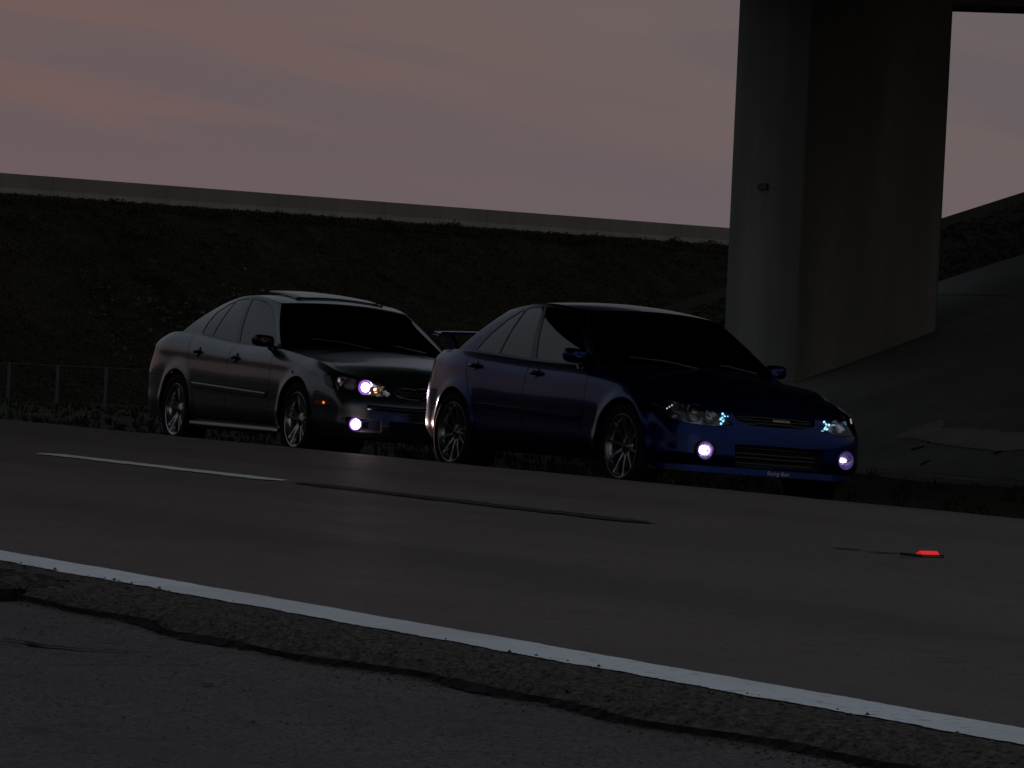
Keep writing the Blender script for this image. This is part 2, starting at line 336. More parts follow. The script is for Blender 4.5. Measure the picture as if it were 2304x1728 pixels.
def strip(name, x0, x1, y, wd, z, m, parent, step=0.05, rag=1.0, taper=0.0):
    X = list(np.arange(x0, x1, step)) + [x1]; V = []; F = []
    for x in X:
        k = min(1.0, (x-x0)/taper if taper else 1, (x1-x)/taper if taper else 1); k = max(k, 0.02)
        V += [(x, y - k*wd/2 + ragged(x*2.3, rag), z), (x, y + k*wd/2 + ragged(x*1.7+9, rag*.6), z)]
    for i in range(len(X)-1): F.append((2*i, 2*i+2, 2*i+3, 2*i+1))
    return mesh(name, V, F, m, parent)
strip('edge_line', -60, 6, 4.325, 0.20, 0.0046, M['white_paint'], road_o, 0.012, 0.45)
strip('lane_dash', -21.65, -18.55, 8.29, 0.17, 0.0105, M['worn_paint'], road_o, 0.05, 0.7, 0.12)
strip('black_contrast_stripe', -18.45, -14.95, 8.29, 0.17, 0.0105, M['black_paint'], road_o, 0.05, 0.8, 0.25)
strip('lane_dash', -33.85, -30.75, 8.29, 0.17, 0.0105, M['worn_paint'], road_o, 0.05, 0.7, 0.12)
strip('black_contrast_stripe', -30.65, -27.2, 8.29, 0.17, 0.0105, M['black_paint'], road_o, 0.05, 0.8, 0.25)
def tarline(pts, wd, z, parent, name='tar_crack', m=None):
    V = []; F = []
    pts = [Vector((p[0], p[1], 0)) for p in pts]; dense = []
    for a, b in zip(pts, pts[1:]):
        k = max(2, int((b-a).length/0.03))
        dense += [a.lerp(b, i/k) for i in range(k)]
    dense.append(pts[-1]); L = len(dense)
    for i, p in enumerate(dense):
        d = (dense[min(i+1, L-1)]-dense[max(i-1, 0)]).normalized(); q = Vector((-d.y, d.x, 0))
        k = math.sin(math.pi*min(1, max(0.03, i/(L-1)*.97+.015)))**.5*wd*random.uniform(.5, 1.2)
        j = q*random.uniform(-.4, .4)*wd
        V += [p+q*k+j+Vector((0, 0, z)), p-q*k+j+Vector((0, 0, z))]
    for i in range(L-1): F.append((2*i, 2*i+1, 2*i+3, 2*i+2))
    return mesh(name, V, F, m or M['tar'], parent)
from mathutils import geometry
def pix(x, y, z):            # where a line of sight through photo pixel (2304 wide) meets height z
    d = f0*9900 + rr*(x-1152) - uu*(y-864); t = (z-CAMZ)/d.z; return (d.x*t, d.y*t)
for pl, wd in (([(0, 1440), (60, 1447), (90, 1455), (180, 1463), (240, 1466), (318, 1471)], .016), ([(232, 1445), (278, 1448)], .007), ([(84, 1426), (96, 1424)], .010), ([(55, 1420), (58, 1416)], .006), ([(455, 1541), (478, 1545)], .012), ([(500, 1538), (512, 1539)], .010), ([(565, 1570), (578, 1570)], .010), ([(582, 1563), (592, 1563)], .009), ([(795, 1552), (815, 1554)], .007), ([(1080, 1580), (1100, 1583)], .006), ([(360, 1442), (366, 1440)], .005)):
    tarline([pix(x, y, -0.026) for x, y in pl], wd, -0.022, shoulder)
for pl, wd in (([(1872, 1234), (1945, 1239)], .03), ([(1950, 1243), (2036, 1248)], .032), ([(2020, 1254), (2072, 1258)], .022), ([(2040, 1479), (2110, 1485), (2205, 1486)], .005), ([(1920, 1446), (1984, 1452)], .004), ([(1160, 1300), (1230, 1310)], .004)):
    tarline([pix(x, y, 0.006) for x, y in pl], wd, 0.0095, road_o, 'dark_scuff')
# shadow in the seam along the foot of the grit, painted as a dark strip
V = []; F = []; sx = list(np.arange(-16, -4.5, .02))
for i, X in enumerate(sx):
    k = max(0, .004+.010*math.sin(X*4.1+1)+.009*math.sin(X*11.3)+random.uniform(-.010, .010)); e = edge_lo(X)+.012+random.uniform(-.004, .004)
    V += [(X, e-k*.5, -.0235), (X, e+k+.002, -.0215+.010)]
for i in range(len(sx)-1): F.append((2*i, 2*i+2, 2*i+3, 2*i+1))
mesh('seam_shadow', V, F, M['tar'], shoulder)
# dark broken hollow in the strip
p = [pix(x, y, -0.02) for x, y in ((-60, 1296), (0, 1300), (40, 1303), (75, 1310), (110, 1316), (140, 1326), (160, 1338), (140, 1342), (90, 1343), (40, 1344), (-60, 1352))]
mb = MB(); c = [sum(q[i] for q in p)/len(p) for i in (0, 1)]
dense = []
for a, b in zip(p, p[1:]+p[:1]):
    for k in range(8): dense.append((a[0]+(b[0]-a[0])*k/8+random.uniform(-.012, .012), a[1]+(b[1]-a[1])*k/8+random.uniform(-.012, .012)))
mb.prism(dense, -0.03, lambda q: 0.003+random.uniform(-.003, .003)); tag(mb.build('tar_patch', M['tar']), kind='structure')
# loose grit
g = MB()
for i in range(6000):
    X = random.uniform(-13.5, -5); Y = random.choice([random.uniform(3.75, 4.22), random.gauss(3.84, .05), random.gauss(3.86, .04), random.uniform(3.8, 4.18)])
    s = abs(random.gauss(0, .0028))+.0015; z = (-0.028 if Y < edge_lo(X) else 0.004 if Y < 4.21 else .009) + s*.4
    a = random.uniform(0, 6.28)
    h1, h2 = s*random.uniform(.1, .35), s*random.uniform(.1, .35)
    g.add([(X+s*math.cos(a+q*1.2566)*random.uniform(.7, 1.2), Y+s*math.sin(a+q*1.2566)*random.uniform(.7, 1.2), z-s*.6) for q in range(5)]+[(X+s*.3*math.cos(a), Y+s*.3*math.sin(a), z+h1), (X-s*.35*math.cos(a), Y-s*.35*math.sin(a), z+h2)], [(0, 1, 5), (4, 0, 5), (1, 2, 6, 5), (2, 3, 6), (3, 4, 5, 6)])
tag(g.build('loose_grit', M['dirt']), kind='stuff')
g = MB()
for i in range(9000):
    X = random.uniform(-13.5, -4.2); Y = random.uniform(1.9, 3.85); s = abs(random.gauss(0, .0016))+.0012; a = random.uniform(0, 6.28); z = -.0255
    g.add([(X+s*math.cos(a+q*1.57)*random.uniform(.7, 1.3), Y+s*math.sin(a+q*1.57)*random.uniform(.7, 1.3), z-.001) for q in range(4)]+[(X, Y, z+s*random.uniform(.4, .8))], [(0, 1, 4), (1, 2, 4), (2, 3, 4), (3, 0, 4)])
tag(g.build('shoulder_chips', M['shoulder']), kind='stuff')

# ------------------------------------------------------------------ embankment far behind with its barrier
eL, eR = Vector((-179.0, 66.6)), Vector((-187.2, 106.8)); ed = (eR-eL).normalized(); en = Vector((ed.y, -ed.x))   # en points to the viewer side
if en.x < 0: en = -en
TOPZ, TOE = 6.62, -1.9
V = []; F = []; na = np.arange(-34, 130, 1.4); prof = [(-16, TOPZ), (-1.0, TOPZ), (0.5, TOPZ-.05), (2, TOPZ-.75), (5, TOPZ-2.15), (8, TOPZ-3.6), (11, TOPZ-5.0), (14, TOPZ-6.4), (17, TOPZ-7.7), (20, TOE-.05), (27, TOE-.2)]
for a in na:
    for (q, z) in prof:
        p = eL + ed*a + en*q; k = 1 if 0 < q < 20 else 0
        V.append((p.x, p.y, z + k*random.uniform(-.14, .14)))
n = len(prof)
for i in range(len(na)-1):
    for j in range(n-1): F.append((i*n+j, (i+1)*n+j, (i+1)*n+j+1, i*n+j+1))
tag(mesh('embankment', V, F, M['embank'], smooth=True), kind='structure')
bar = empty('concrete_barrier', (eL.x, eL.y, TOPZ)); tag(bar, 'long low concrete barrier along the crest of the grassy embankment', 'barrier')
ang = math.atan2(ed.y, ed.x)
for k in range(27):
    a0 = -34 + k*6.0
    b = MB(); pr = [(-.30, -.25), (-.30, .08), (-.12, .33), (-.08, .94), (.08, .94), (.12, .33), (.30, .08), (.30, -.25)]
    Vv = [(0, y, z) for y, z in pr]+[(5.985, y, z) for y, z in pr]; m = len(pr)
    b.add(Vv, [tuple(range(m)), tuple(reversed(range(m, 2*m)))]+[(i, i+m, (i+1) % m+m, (i+1) % m) for i in range(m)])
    o = b.build('barrier_panel', M['barrier'], bar); o.location = (ed.x*a0, ed.y*a0, 0); o.rotation_euler = (0, 0, ang)

def tufts(name, pts, m, hmin, hmax, blades, spread, wd):
    V = []; F = []
    for (x, y, z) in pts:
        h0 = random.uniform(hmin, hmax)
        for k in range(blades):
            a = random.uniform(0, 6.283); b = random.uniform(0, 6.283); h = h0*random.uniform(.5, 1.0); s = spread*random.uniform(.2, 1)
            bx, by = x+math.cos(b)*spread*.4*random.random(), y+math.sin(b)*spread*.4*random.random(); wx, wy = -math.sin(a)*wd, math.cos(a)*wd
            i = len(V); ex, ey = math.cos(a)*s, math.sin(a)*s
            V += [(bx-wx, by-wy, z-.03), (bx+wx, by+wy, z-.03), (bx+ex*.45+wx*.8, by+ey*.45+wy*.8, z+h*.65), (bx+ex*.45-wx*.8, by+ey*.45-wy*.8, z+h*.65), (bx+ex, by+ey, z+h)]
            F += [(i, i+1, i+2, i+3), (i+3, i+2, i+4)]
    return tag(mesh(name, V, F, m), kind='stuff')
def clumps(name, pts, m, rmin, rmax, k, leaf, flat=.6):
    n = len(pts); P = np.repeat(np.array(pts, float), k, 0); r_ = np.repeat(rng.uniform(rmin, rmax, n), k); T = len(P)
    d = rng.normal(size=(T, 3)); d /= np.linalg.norm(d, axis=1)[:, None]; d[:, 2] = np.abs(d[:, 2])*flat; C_ = P + d*(r_*rng.uniform(.35, 1, T)**.5)[:, None]
    a = rng.normal(size=(T, 3)); a /= np.linalg.norm(a, axis=1)[:, None]; e = rng.normal(size=(T, 3)); e -= a*(e*a).sum(1)[:, None]; e /= np.linalg.norm(e, axis=1)[:, None]
    s_ = (leaf*rng.uniform(.5, 1.3, T))[:, None]; V = np.stack([C_-a*s_, C_+e*s_*.45, C_+a*s_, C_-e*s_*.45], 1).reshape(-1, 3)
    me = bpy.data.meshes.new(name); me.vertices.add(T*4); me.vertices.foreach_set('co', V.ravel()); me.loops.add(T*4); me.loops.foreach_set('vertex_index', np.arange(T*4)); me.polygons.add(T); me.polygons.foreach_set('loop_start', np.arange(T)*4)
    me.materials.append(m); me.update(); me.validate(); o = bpy.data.objects.new(name, me); COL.objects.link(o); return tag(o, kind='stuff')
def slope_z(q):
    for (a, za), (b, zb) in zip(prof, prof[1:]):
        if a <= q <= b: return za+(zb-za)*(q-a)/(b-a)
    return TOE
pts = []
for i in range(30000):
    a = random.uniform(-22, 60); q = random.choice([random.uniform(.4, 20)]*5+[random.uniform(.35, 1.2)]); p = eL+ed*a+en*q; pts.append((p.x, p.y, slope_z(q)))
clumps('embankment_weeds', pts, M['weed'], .12, .42, 13, .060, .5)
pts = []
for i in range(26):
    a = random.uniform(-5, 50); q = random.uniform(.4, .9); p = eL+ed*a+en*q
    for k in range(6): pts.append((p.x+random.gauss(0, .25), p.y+random.gauss(0, .25), slope_z(q)))
clumps('tall_weeds', pts, M['weed'], .10, .42, 26, .07, .9)
pts = []
for i in range(420):
    a = random.gauss(4.0, 3.6) if i < 300 else random.uniform(-4, 20); q = random.gauss(11.5, 2.3) if i < 300 else random.gauss(14.5, 1.5); q = min(max(q, 6), 18.5); p = eL+ed*a+en*q; pts.append((p.x, p.y, slope_z(q)))
clumps('pale_weeds', pts, M['paleweed'], .08, .38, 9, .07, .5)
pts = []
for i in range(60):
    a = random.uniform(-20, 58); q = random.uniform(3, 19); p = eL+ed*a+en*q; R_ = random.uniform(.4, 1.3)
    for k in range(10): pts.append((p.x+random.gauss(0, R_), p.y+random.gauss(0, R_), slope_z(q)+.1))
clumps('embankment_shrubs', pts, M['weed'], .25, .65, 26, .09, .8)

# low bank added out of view, to darken the low reflections in the cars' paint
V = []; F = []; bx_ = list(np.arange(-320, -34, 6.0))
for X in bx_:
    k = sstep(-34, -50, X)
    for (Y, z) in ((-9, -.05), (-13, 1.6), (-18, 4.2), (-23, 6.6), (-27, 7.6), (-60, 7.8)):
        V.append((X, Y + random.uniform(-.5, .5), -.05 + (z+random.uniform(-.25, .25))*k))
for i in range(len(bx_)-1):
    for j in range(5): F.append((i*6+j, (i+1)*6+j, (i+1)*6+j+1, i*6+j+1))
tag(mesh('unseen_bank', V, F, M['embank'], smooth=True), kind='structure')

# ------------------------------------------------------------------ fence in the low ground
FZ = -1.88; fA = Vector(W(128, -17.5, 0)[:2]); fdv = (Vector(W(139, 14, 0)[:2])-fA).normalized(); fang = math.atan2(fdv.y, fdv.x)
fen = empty('wire_fence', (fA.x, fA.y, FZ)); tag(fen, 'wire mesh fence on thin grey posts at the foot of the embankment', 'fence'); fen.rotation_euler = (0, 0, fang)
pm = None
for k in range(24):
    if pm is None:
        b = MB().lathe([(0.001, 1.70), (.045, 1.69), (.045, -.2)], 'z', 10); o = b.build('post', M['galv'], fen, True); pm = o
    else:
        o = pm.copy(); COL.objects.link(o); o.parent = fen
    o.location = (k*1.46, 0, 0)
b = MB()
for z in np.arange(.08, 1.66, .13): b.tube([(0, .05, z), (33.6, .05, z)], .004, 4)
for x in np.arange(0, 33.6, .15): b.tube([(x, .05, .05), (x, .05, 1.64)], .003, 3)
tag(b.build('wire_mesh', M['galv'], fen), kind='stuff')
MB().tube([(0, .05, 1.66), (33.6, .05, 1.66)], .018, 6).build('top_rail', M['galv'], fen)

# ------------------------------------------------------------------ bridge bank, paving, pier, deck
SL, TY, TZ = 0.42, 22.3, -0.31
def bz(Y): return TZ + SL*(Y-TY)
dsv = [20, 26, 30, 34, 38, 42, 46, 50.45, 52.6, 54.6, 58, 62, 68]; yv = [21.9, 22.3, 24, 26, 28, 30, 32, 34, 36, 44, 70]
V = []; F = []
for d in dsv:
    for Y in yv:
        z = bz(min(Y, 34.5)) - .06
        if d > 54.7: z -= (d-54.7)*.62
        V.append((dY(d, Y), Y, max(z, -.45 if d < 60 else -2.2) if Y > 22 else -.42 if d < 60 else -2.2))
n = len(yv)
for i in range(len(dsv)-1):
    for j in range(n-1): F.append((i*n+j, (i+1)*n+j, (i+1)*n+j+1, i*n+j+1))
bank = tag(mesh('bridge_bank', V, F, M['grass_ground']), kind='structure')
pts = []
for i in range(5200):
    d = random.uniform(50.6, 53.9); Y = random.uniform(23, 35); pts.append((dY(d, Y), Y, bz(Y)-.06-max(0, d-54.7)*.62))
clumps('bank_grass', pts, M['blade'], .03, .10, 8, .02, .25)
pav = tag(empty('slope_paving', (0, 0, 0)), kind='structure')
dd = [26 + 2.444*i for i in range(11)]; yy = [22.42, 24.6, 26.8, 29.0, 31.2, 33.4]
for i in range(10):
    for j in range(5):
        d0, d1, y0, y1 = dd[i]+.012, dd[i+1]-.012, yy[j]+.012, yy[j+1]-.012
        h = random.uniform(-.008, .012); P = [(dY(d0, y0), y0), (dY(d0, y1), y1), (dY(d1, y1), y1), (dY(d1, y0), y0)]
        MB().prism(P, lambda p: bz(p[1])-.1, lambda p: bz(p[1])+h).build('slab', M['slab'], pav)
b = MB()
for i in range(10):
    d0, d1 = dd[i]+.01, dd[i+1]-.01
    MB().prism([(dY(d0, 22.08), 22.08), (dY(d0, 22.38), 22.38), (dY(d1, 22.38), 22.38), (dY(d1, 22.08), 22.08)], TZ-.3, TZ+.03+random.uniform(-.01, .01)).build('toe_kerb', M['slab'], pav)
def pixs(x, y, off=0.016):   # meet the paving plane
    d = f0*9900 + rr*(x-1152) - uu*(y-864); t = (TZ+off-SL*TY-CAMZ)/(d.z-SL*d.y)
    return (d.x*t, d.y*t, CAMZ+d.z*t)
def sheet(name, pl, m, parent, off):
    P = []
    for a, c in zip(pl, pl[1:]+pl[:1]):
        for k in range(6): P.append((a[0]+(c[0]-a[0])*k/6+random.uniform(-4, 4), a[1]+(c[1]-a[1])*k/6+random.uniform(-1.5, 1.5)))
    V = [pixs(x, y, off) for x, y in P]; V2 = [(v[0], v[1], v[2]-.01) for v in V]; n = len(V)
    return mesh(name, V+V2, [tuple(range(n))]+[(i, i+n, (i+1) % n+n, (i+1) % n) for i in range(n)], m, parent)
sheet('silt_patch', [(2012, 982), (2062, 960), (2112, 944), (2126, 948), (2115, 962), (2160, 964), (2235, 966), (2262, 973), (2306, 972), (2340, 975), (2340, 1012), (2306, 1010), (2240, 1012), (2175, 1004), (2130, 998), (2085, 990), (2050, 984)], M['silt'], pav, .020)
for pl in ([(2072, 1045), (2090, 1036)], [(2087, 995), (2115, 986)], [(2236, 1020), (2252, 1016)], [(2050, 1012), (2080, 1004)]):
    P = [pixs(x, y, .010) for x, y in pl]; MB().tube(P, .010, 5).build('crack', M['tar'], pav)
# pier
def pr(x, y):  # right/depth of a paving point
    p = pixs(x, y, 0); return Vector(p[:2])
P1 = pr(1786, 865); P1b = pr(1849, 840); P2 = pr(2112, 741)
left = P1 + Vector((-1.55, 0.0)); P3 = P2 + Vector((-1.75, 0.1))
front_dir = (P2-P1b).normalized()
poly = [P1, P1b, P2 - front_dir*.05, P2 + Vector((-.06, .0)), P3, left + front_dir*.3 + Vector((-.3, 0)), left]
def insidez(p): return -1.2
PT = 4.98
mb = MB()
cx = sum(p.x for p in poly)/len(poly); cy = sum(p.y for p in poly)/len(poly)
n = len(poly); zsr = [-1.2, PT]
Vp = [(p.x, p.y, -1.2) for p in poly] + [(cx+(p.x-cx)*1.015, cy+(p.y-cy)*1.015, PT) for p in poly]
pier = empty('bridge_pier', (0, 0, 0)); tag(pier, 'massive bare concrete bridge pier with a chamfered corner standing on slope paving', 'pier')
colm = mesh('column', Vp, [tuple(reversed(range(n))), tuple(range(n, 2*n))]+[(i, (i+1) % n, n+(i+1) % n, n+i) for i in range(n)], M['concrete'], pier)
md = colm.modifiers.new('bevel', 'BEVEL'); md.width = .02; md.segments = 2
# small dark steel plate on the left face
cpt = (P1+left)/2
def onleft(x, y):
    d = f0*9900 + rr*(x-1152) - uu*(y-864); nrm = Vector((front_dir.y*0, -1, 0)); t = (P1.y)/d.y if abs(d.y) > 1e-6 else 1
    return Vector((d.x*t, d.y*t, CAMZ+d.z*t))
c0 = onleft(1720, 420)
MB().box(c0.x-.10, c0.x+.10, c0.y-.03, c0.y+.02, c0.z-.035, c0.z+.035).build('steel_plate', M['castiron'], pier)
# cap beam running to the right from the pier head
cap = []
def capz(r): return 4.70 + (r-4.4)*0.0165
Vc = []
for r_ in (4.3, 9.5):
    for d_ in (47.75, 48.75):
        for h_ in (0, .62):
            Vc.append(W(d_, r_, capz(r_)+h_))
mesh('cap_beam', Vc, [(0, 1, 3, 2), (4, 6, 7, 5), (0, 4, 5, 1), (2, 3, 7, 6), (1, 5, 7, 3), (0, 2, 6, 4)], M['concrete'], pier)
# deck on girders
PSI = R(-21); br = empty('road_bridge', (-44.0, 25.4, 5.36)); tag(br, 'overpass deck on steel girders carried by the concrete pier', 'bridge')
br.rotation_euler = (0, 0, math.atan2(math.cos(PSI), math.sin(PSI)))   # local x runs along the bridge, local -y towards +X of the road
BWD = 14.0
for q in (0.5, 3.1, 5.7, 8.3, 10.9, 13.5):
    y = -q; g_ = MB().box(-70, 10.4, y-.22, y+.22, 0, .05); g_.box(-70, 10.4, y-.012, y+.012, .05, 1.05); g_.box(-70, 10.4, y-.18, y+.18, 1.05, 1.09)
    g_.build('girder', M['girder'], br)
MB().box(-70, 11, -BWD, 0, 1.09, 1.33).build('deck_slab', M['deck'], br)
for y in (-.2, -BWD+.2): MB().box(-70, 11, y-.18, y+.18, 1.332, 2.2).build('parapet', M['barrier'], br)
MB().box(10.45, 11.8, -BWD, 0, -1.8, 1.08).build('abutment', M['concrete'], br)

# ------------------------------------------------------------------ grass near the verge
pts = []
for i in range(9000):
    d = 30 + 95*random.random()**1.6; r = random.uniform(-.125, .13)*d; x, y, _ = W(d, r, 0)
    if y < 16.6 + random.uniform(-.4, .6) or (y > 22.0 and d < 58 and x > -60 and y-SN*d > 0 and d > 24 and bz(y) > TZ and r > 0.5) or (r > 2.2 and random.random() < .8): continue
    pts.append((x, y, ground_z(x, y)))
tufts('verge_grass', pts, M['blade'], .03, .12, 6, .12, .008)
pts = []
for i in range(1500):
    X = random.uniform(-60, -12); Y = 11.47 + abs(random.gauss(0, .5)); pts.append((X, Y, ground_z(X, Y)+.02))
tufts('verge_weeds', pts, M['blade'], .015, .06, 4, .05, .005)

# ------------------------------------------------------------------ road reflector
cp = pix(2090, 1254, 0.006)
rf = empty('road_reflector', (cp[0], cp[1], .008)); tag(rf, 'small glowing red lens of a pavement reflector set in the lane line', 'road reflector')
MB().prism([(-.10, -.042), (.03, -.042), (.03, .042), (-.10, .042)], -.01, .004).build('casting', M['castiron'], rf, bevel=.004)
for s in (-1, 1): MB().box(-.11, .02, s*.045-.004, s*.045+.004, -.01, .008).build('keel', M['castiron'], rf)
b = MB().add([(.012, -.036, .008), (.012, .036, .008), (-.006, .036, .020), (-.006, -.036, .020), (-.03, .036, .008), (-.03, -.036, .008)], [(0, 1, 2, 3), (3, 2, 4, 5), (0, 3, 5), (1, 4, 2)])
b.build('lens', M['redlens'], rf)

# ================================================================== cars
class S:                                   # a surface patch: verts, normals, params, faces
    def __init__(s, V, N, A, F): s.V, s.N, s.A, s.F = V, N, A, F
    def off(s, d): return S(s.V + s.N*d, s.N, s.A, s.F)
    def mir(s): 
        k = np.array([1, -1, 1.0]); return S(s.V*k, s.N*k, s.A, [tuple(reversed(f)) for f in s.F])
    def compact(s):
        used = sorted({i for f in s.F for i in f}); mp = {o: n for n, o in enumerate(used)}; u = np.array(used, int)
        if not used: return S(np.zeros((0, 3)), np.zeros((0, 3)), np.zeros((0, s.A.shape[1])), [])
        return S(s.V[u], s.N[u], s.A[u], [tuple(mp[i] for i in f) for f in s.F])
def join(*ss):
    ss = [s for s in ss if len(s.F)]; V = np.vstack([s.V for s in ss]); N = np.vstack([s.N for s in ss]); A = np.vstack([s.A for s in ss]); F = []; b = 0
    for s in ss: F += [tuple(i+b for i in f) for f in s.F]; b += len(s.V)
    return S(V, N, A, F)
def split(s, f):
    if not s.F: return s, s
    val = f(s.V, s.A); val = np.where(np.abs(val) < 1e-7, 1e-7, val); ins = val < 0
    fi, fo = [], []; nV, nN, nA = [], [], []; cache = {}; base = len(s.V)
    def cut(a, b):
        k = (a, b) if a < b else (b, a)
        if k not in cache:
            a, b = k; t = val[a]/(val[a]-val[b]); cache[k] = base+len(nV)
            nV.append(s.V[a]+(s.V[b]-s.V[a])*t); n = s.N[a]+(s.N[b]-s.N[a])*t; nN.append(n/max(1e-9, np.linalg.norm(n))); nA.append(s.A[a]+(s.A[b]-s.A[a])*t)
        return cache[k]
    for f_ in s.F:
        k = [ins[i] for i in f_]
        if all(k): fi.append(f_)
        elif not any(k): fo.append(f_)
        else:
            pi, po = [], []; n = len(f_)
            for q in range(n):
                a, b = f_[q], f_[(q+1) % n]
                (pi if ins[a] else po).append(a)
                if ins[a] != ins[b]: c = cut(a, b); pi.append(c); po.append(c)
            if len(pi) > 2: fi.append(tuple(pi))
            if len(po) > 2: fo.append(tuple(po))
    if nV: V = np.vstack([s.V, nV]); N = np.vstack([s.N, nN]); A = np.vstack([s.A, nA])
    else: V, N, A = s.V, s.N, s.A
    return S(V, N, A, fi).compact(), S(V, N, A, fo).compact()
def cutg(s, f, g=0.0035):
    return split(s, lambda V, A: f(V, A)+g)[0], split(s, lambda V, A: f(V, A)-g)[1]
def lip(s, depth, seam=True):
    cnt = {}
    for f in s.F:
        for a, b in zip(f, f[1:]+f[:1]):
            k = (a, b) if a < b else (b, a); cnt.setdefault(k, []).append((a, b))
    V, N, A, F = [], [], [], []
    for k, l in cnt.items():
        if len(l) != 1: continue
        a, b = l[0]
        if seam and abs(s.V[a][1]) < 1e-4 and abs(s.V[b][1]) < 1e-4: continue
        pa, pb = s.V[a], s.V[b]; qa, qb = pa-s.N[a]*depth, pb-s.N[b]*depth
        n = np.cross(pb-pa, qa-pa); l_ = np.linalg.norm(n)
        if l_ < 1e-12: continue
        n = -n/l_; i = len(V); V += [pa, pb, qb, qa]; N += [n]*4; A += [s.A[a]]*4; F.append((i+1, i, i+3, i+2))
    if not F: return s
    return S(np.array(V), np.array(N), np.array(A), F)
def sdpoly(px, py, poly):
    d = np.full(px.shape, 1e9); inside = np.zeros(px.shape, bool); n = len(poly)
    for i in range(n):
        ax, ay = poly[i]; bx, by = poly[(i+1) % n]; ex, ey = bx-ax, by-ay
        t = np.clip(((px-ax)*ex+(py-ay)*ey)/(ex*ex+ey*ey), 0, 1); d = np.minimum(d, np.hypot(px-ax-ex*t, py-ay-ey*t))
        c = ((ay > py) != (by > py)); xx = ax + (py-ay)*ex/(ey if ey != 0 else 1e-9); inside ^= (c & (px < xx))
    return np.where(inside, -d, d)
def nsp(k, P, q):                         # natural cubic spline
    k = np.asarray(k, float); P = np.asarray(P, float); n = len(k); h = np.diff(k); sh = P.shape; P2 = P.reshape(n, -1)
    Am = np.zeros((n, n)); B = np.zeros_like(P2); Am[0, 0] = Am[-1, -1] = 1
    for i in range(1, n-1):
        Am[i, i-1], Am[i, i], Am[i, i+1] = h[i-1], 2*(h[i-1]+h[i]), h[i]; B[i] = 6*((P2[i+1]-P2[i])/h[i]-(P2[i]-P2[i-1])/h[i-1])
    m = np.linalg.solve(Am, B); q = np.asarray(q, float); i = np.clip(np.searchsorted(k, q, side='right')-1, 0, n-2); hh = h[i][:, None]
    a = (k[i+1]-q)[:, None]; b = (q-k[i])[:, None]
    r = m[i]*a**3/(6*hh)+m[i+1]*b**3/(6*hh)+(P2[i]/hh-m[i]*hh/6)*a+(P2[i+1]/hh-m[i+1]*hh/6)*b
    return r.reshape((len(q),)+sh[1:])
def gridS(P, A, flip_ref):
    nu, nv = P.shape[:2]; F = []
    for i in range(nu-1):
        for j in range(nv-1):
            F.append((i*nv+j, i*nv+j+1, (i+1)*nv+j+1, (i+1)*nv+j))
    V = P.reshape(-1, 3); T = np.array(F); N = np.zeros_like(V)
    fn = np.cross(V[T[:, 2]]-V[T[:, 0]], V[T[:, 3]]-V[T[:, 1]]); c = V[T].mean(1)
    if (fn*(c-np.array(flip_ref))).sum() < 0: F = [tuple(reversed(f)) for f in F]; fn = -fn
    for q in range(4): np.add.at(N, T[:, q], fn)
    return S(V, N, A.reshape(len(V), -1), F)
def weld_normals(surfs):
    acc = {}
    for s in surfs:
        for p, n in zip(np.round(s.V, 4), s.N):
            k = tuple(p); acc[k] = acc.get(k, 0)+n
    for s in surfs:
        for i, p in enumerate(np.round(s.V, 4)):
            n = acc[tuple(p)].copy()
            if abs(p[1]) < 1e-4: n[1] = 0
            s.N[i] = n/max(1e-12, np.linalg.norm(n))
def coons(C, Sd, Fr, K):
    nS, nF = len(C), len(Fr); u = np.linspace(0, 1, nS)[:, None, None]; ww = np.linspace(0, 1, nF)[None, :, None]
    du = np.linalg.norm(np.diff(Sd, axis=0), axis=1); u = (np.concatenate([[0], np.cumsum(du)])/du.sum())[:, None, None]
    ww = (Fr[:, 1]/Fr[-1, 1])[None, :, None]
    return (1-ww)*C[:, None]+ww*Sd[:, None]+(1-u)*Fr[None]+u*K[None]-((1-u)*(1-ww)*Fr[0]+(1-u)*ww*Fr[-1]+u*(1-ww)*K[0]+u*ww*K[-1])
def arc(c, s_, w_, ex=2.0, ez=2.0):
    return np.stack([c[0]+(s_[0]-c[0])*w_**ex, s_[1]*w_, c[2]+(s_[2]-c[2])*w_**ez], 1)

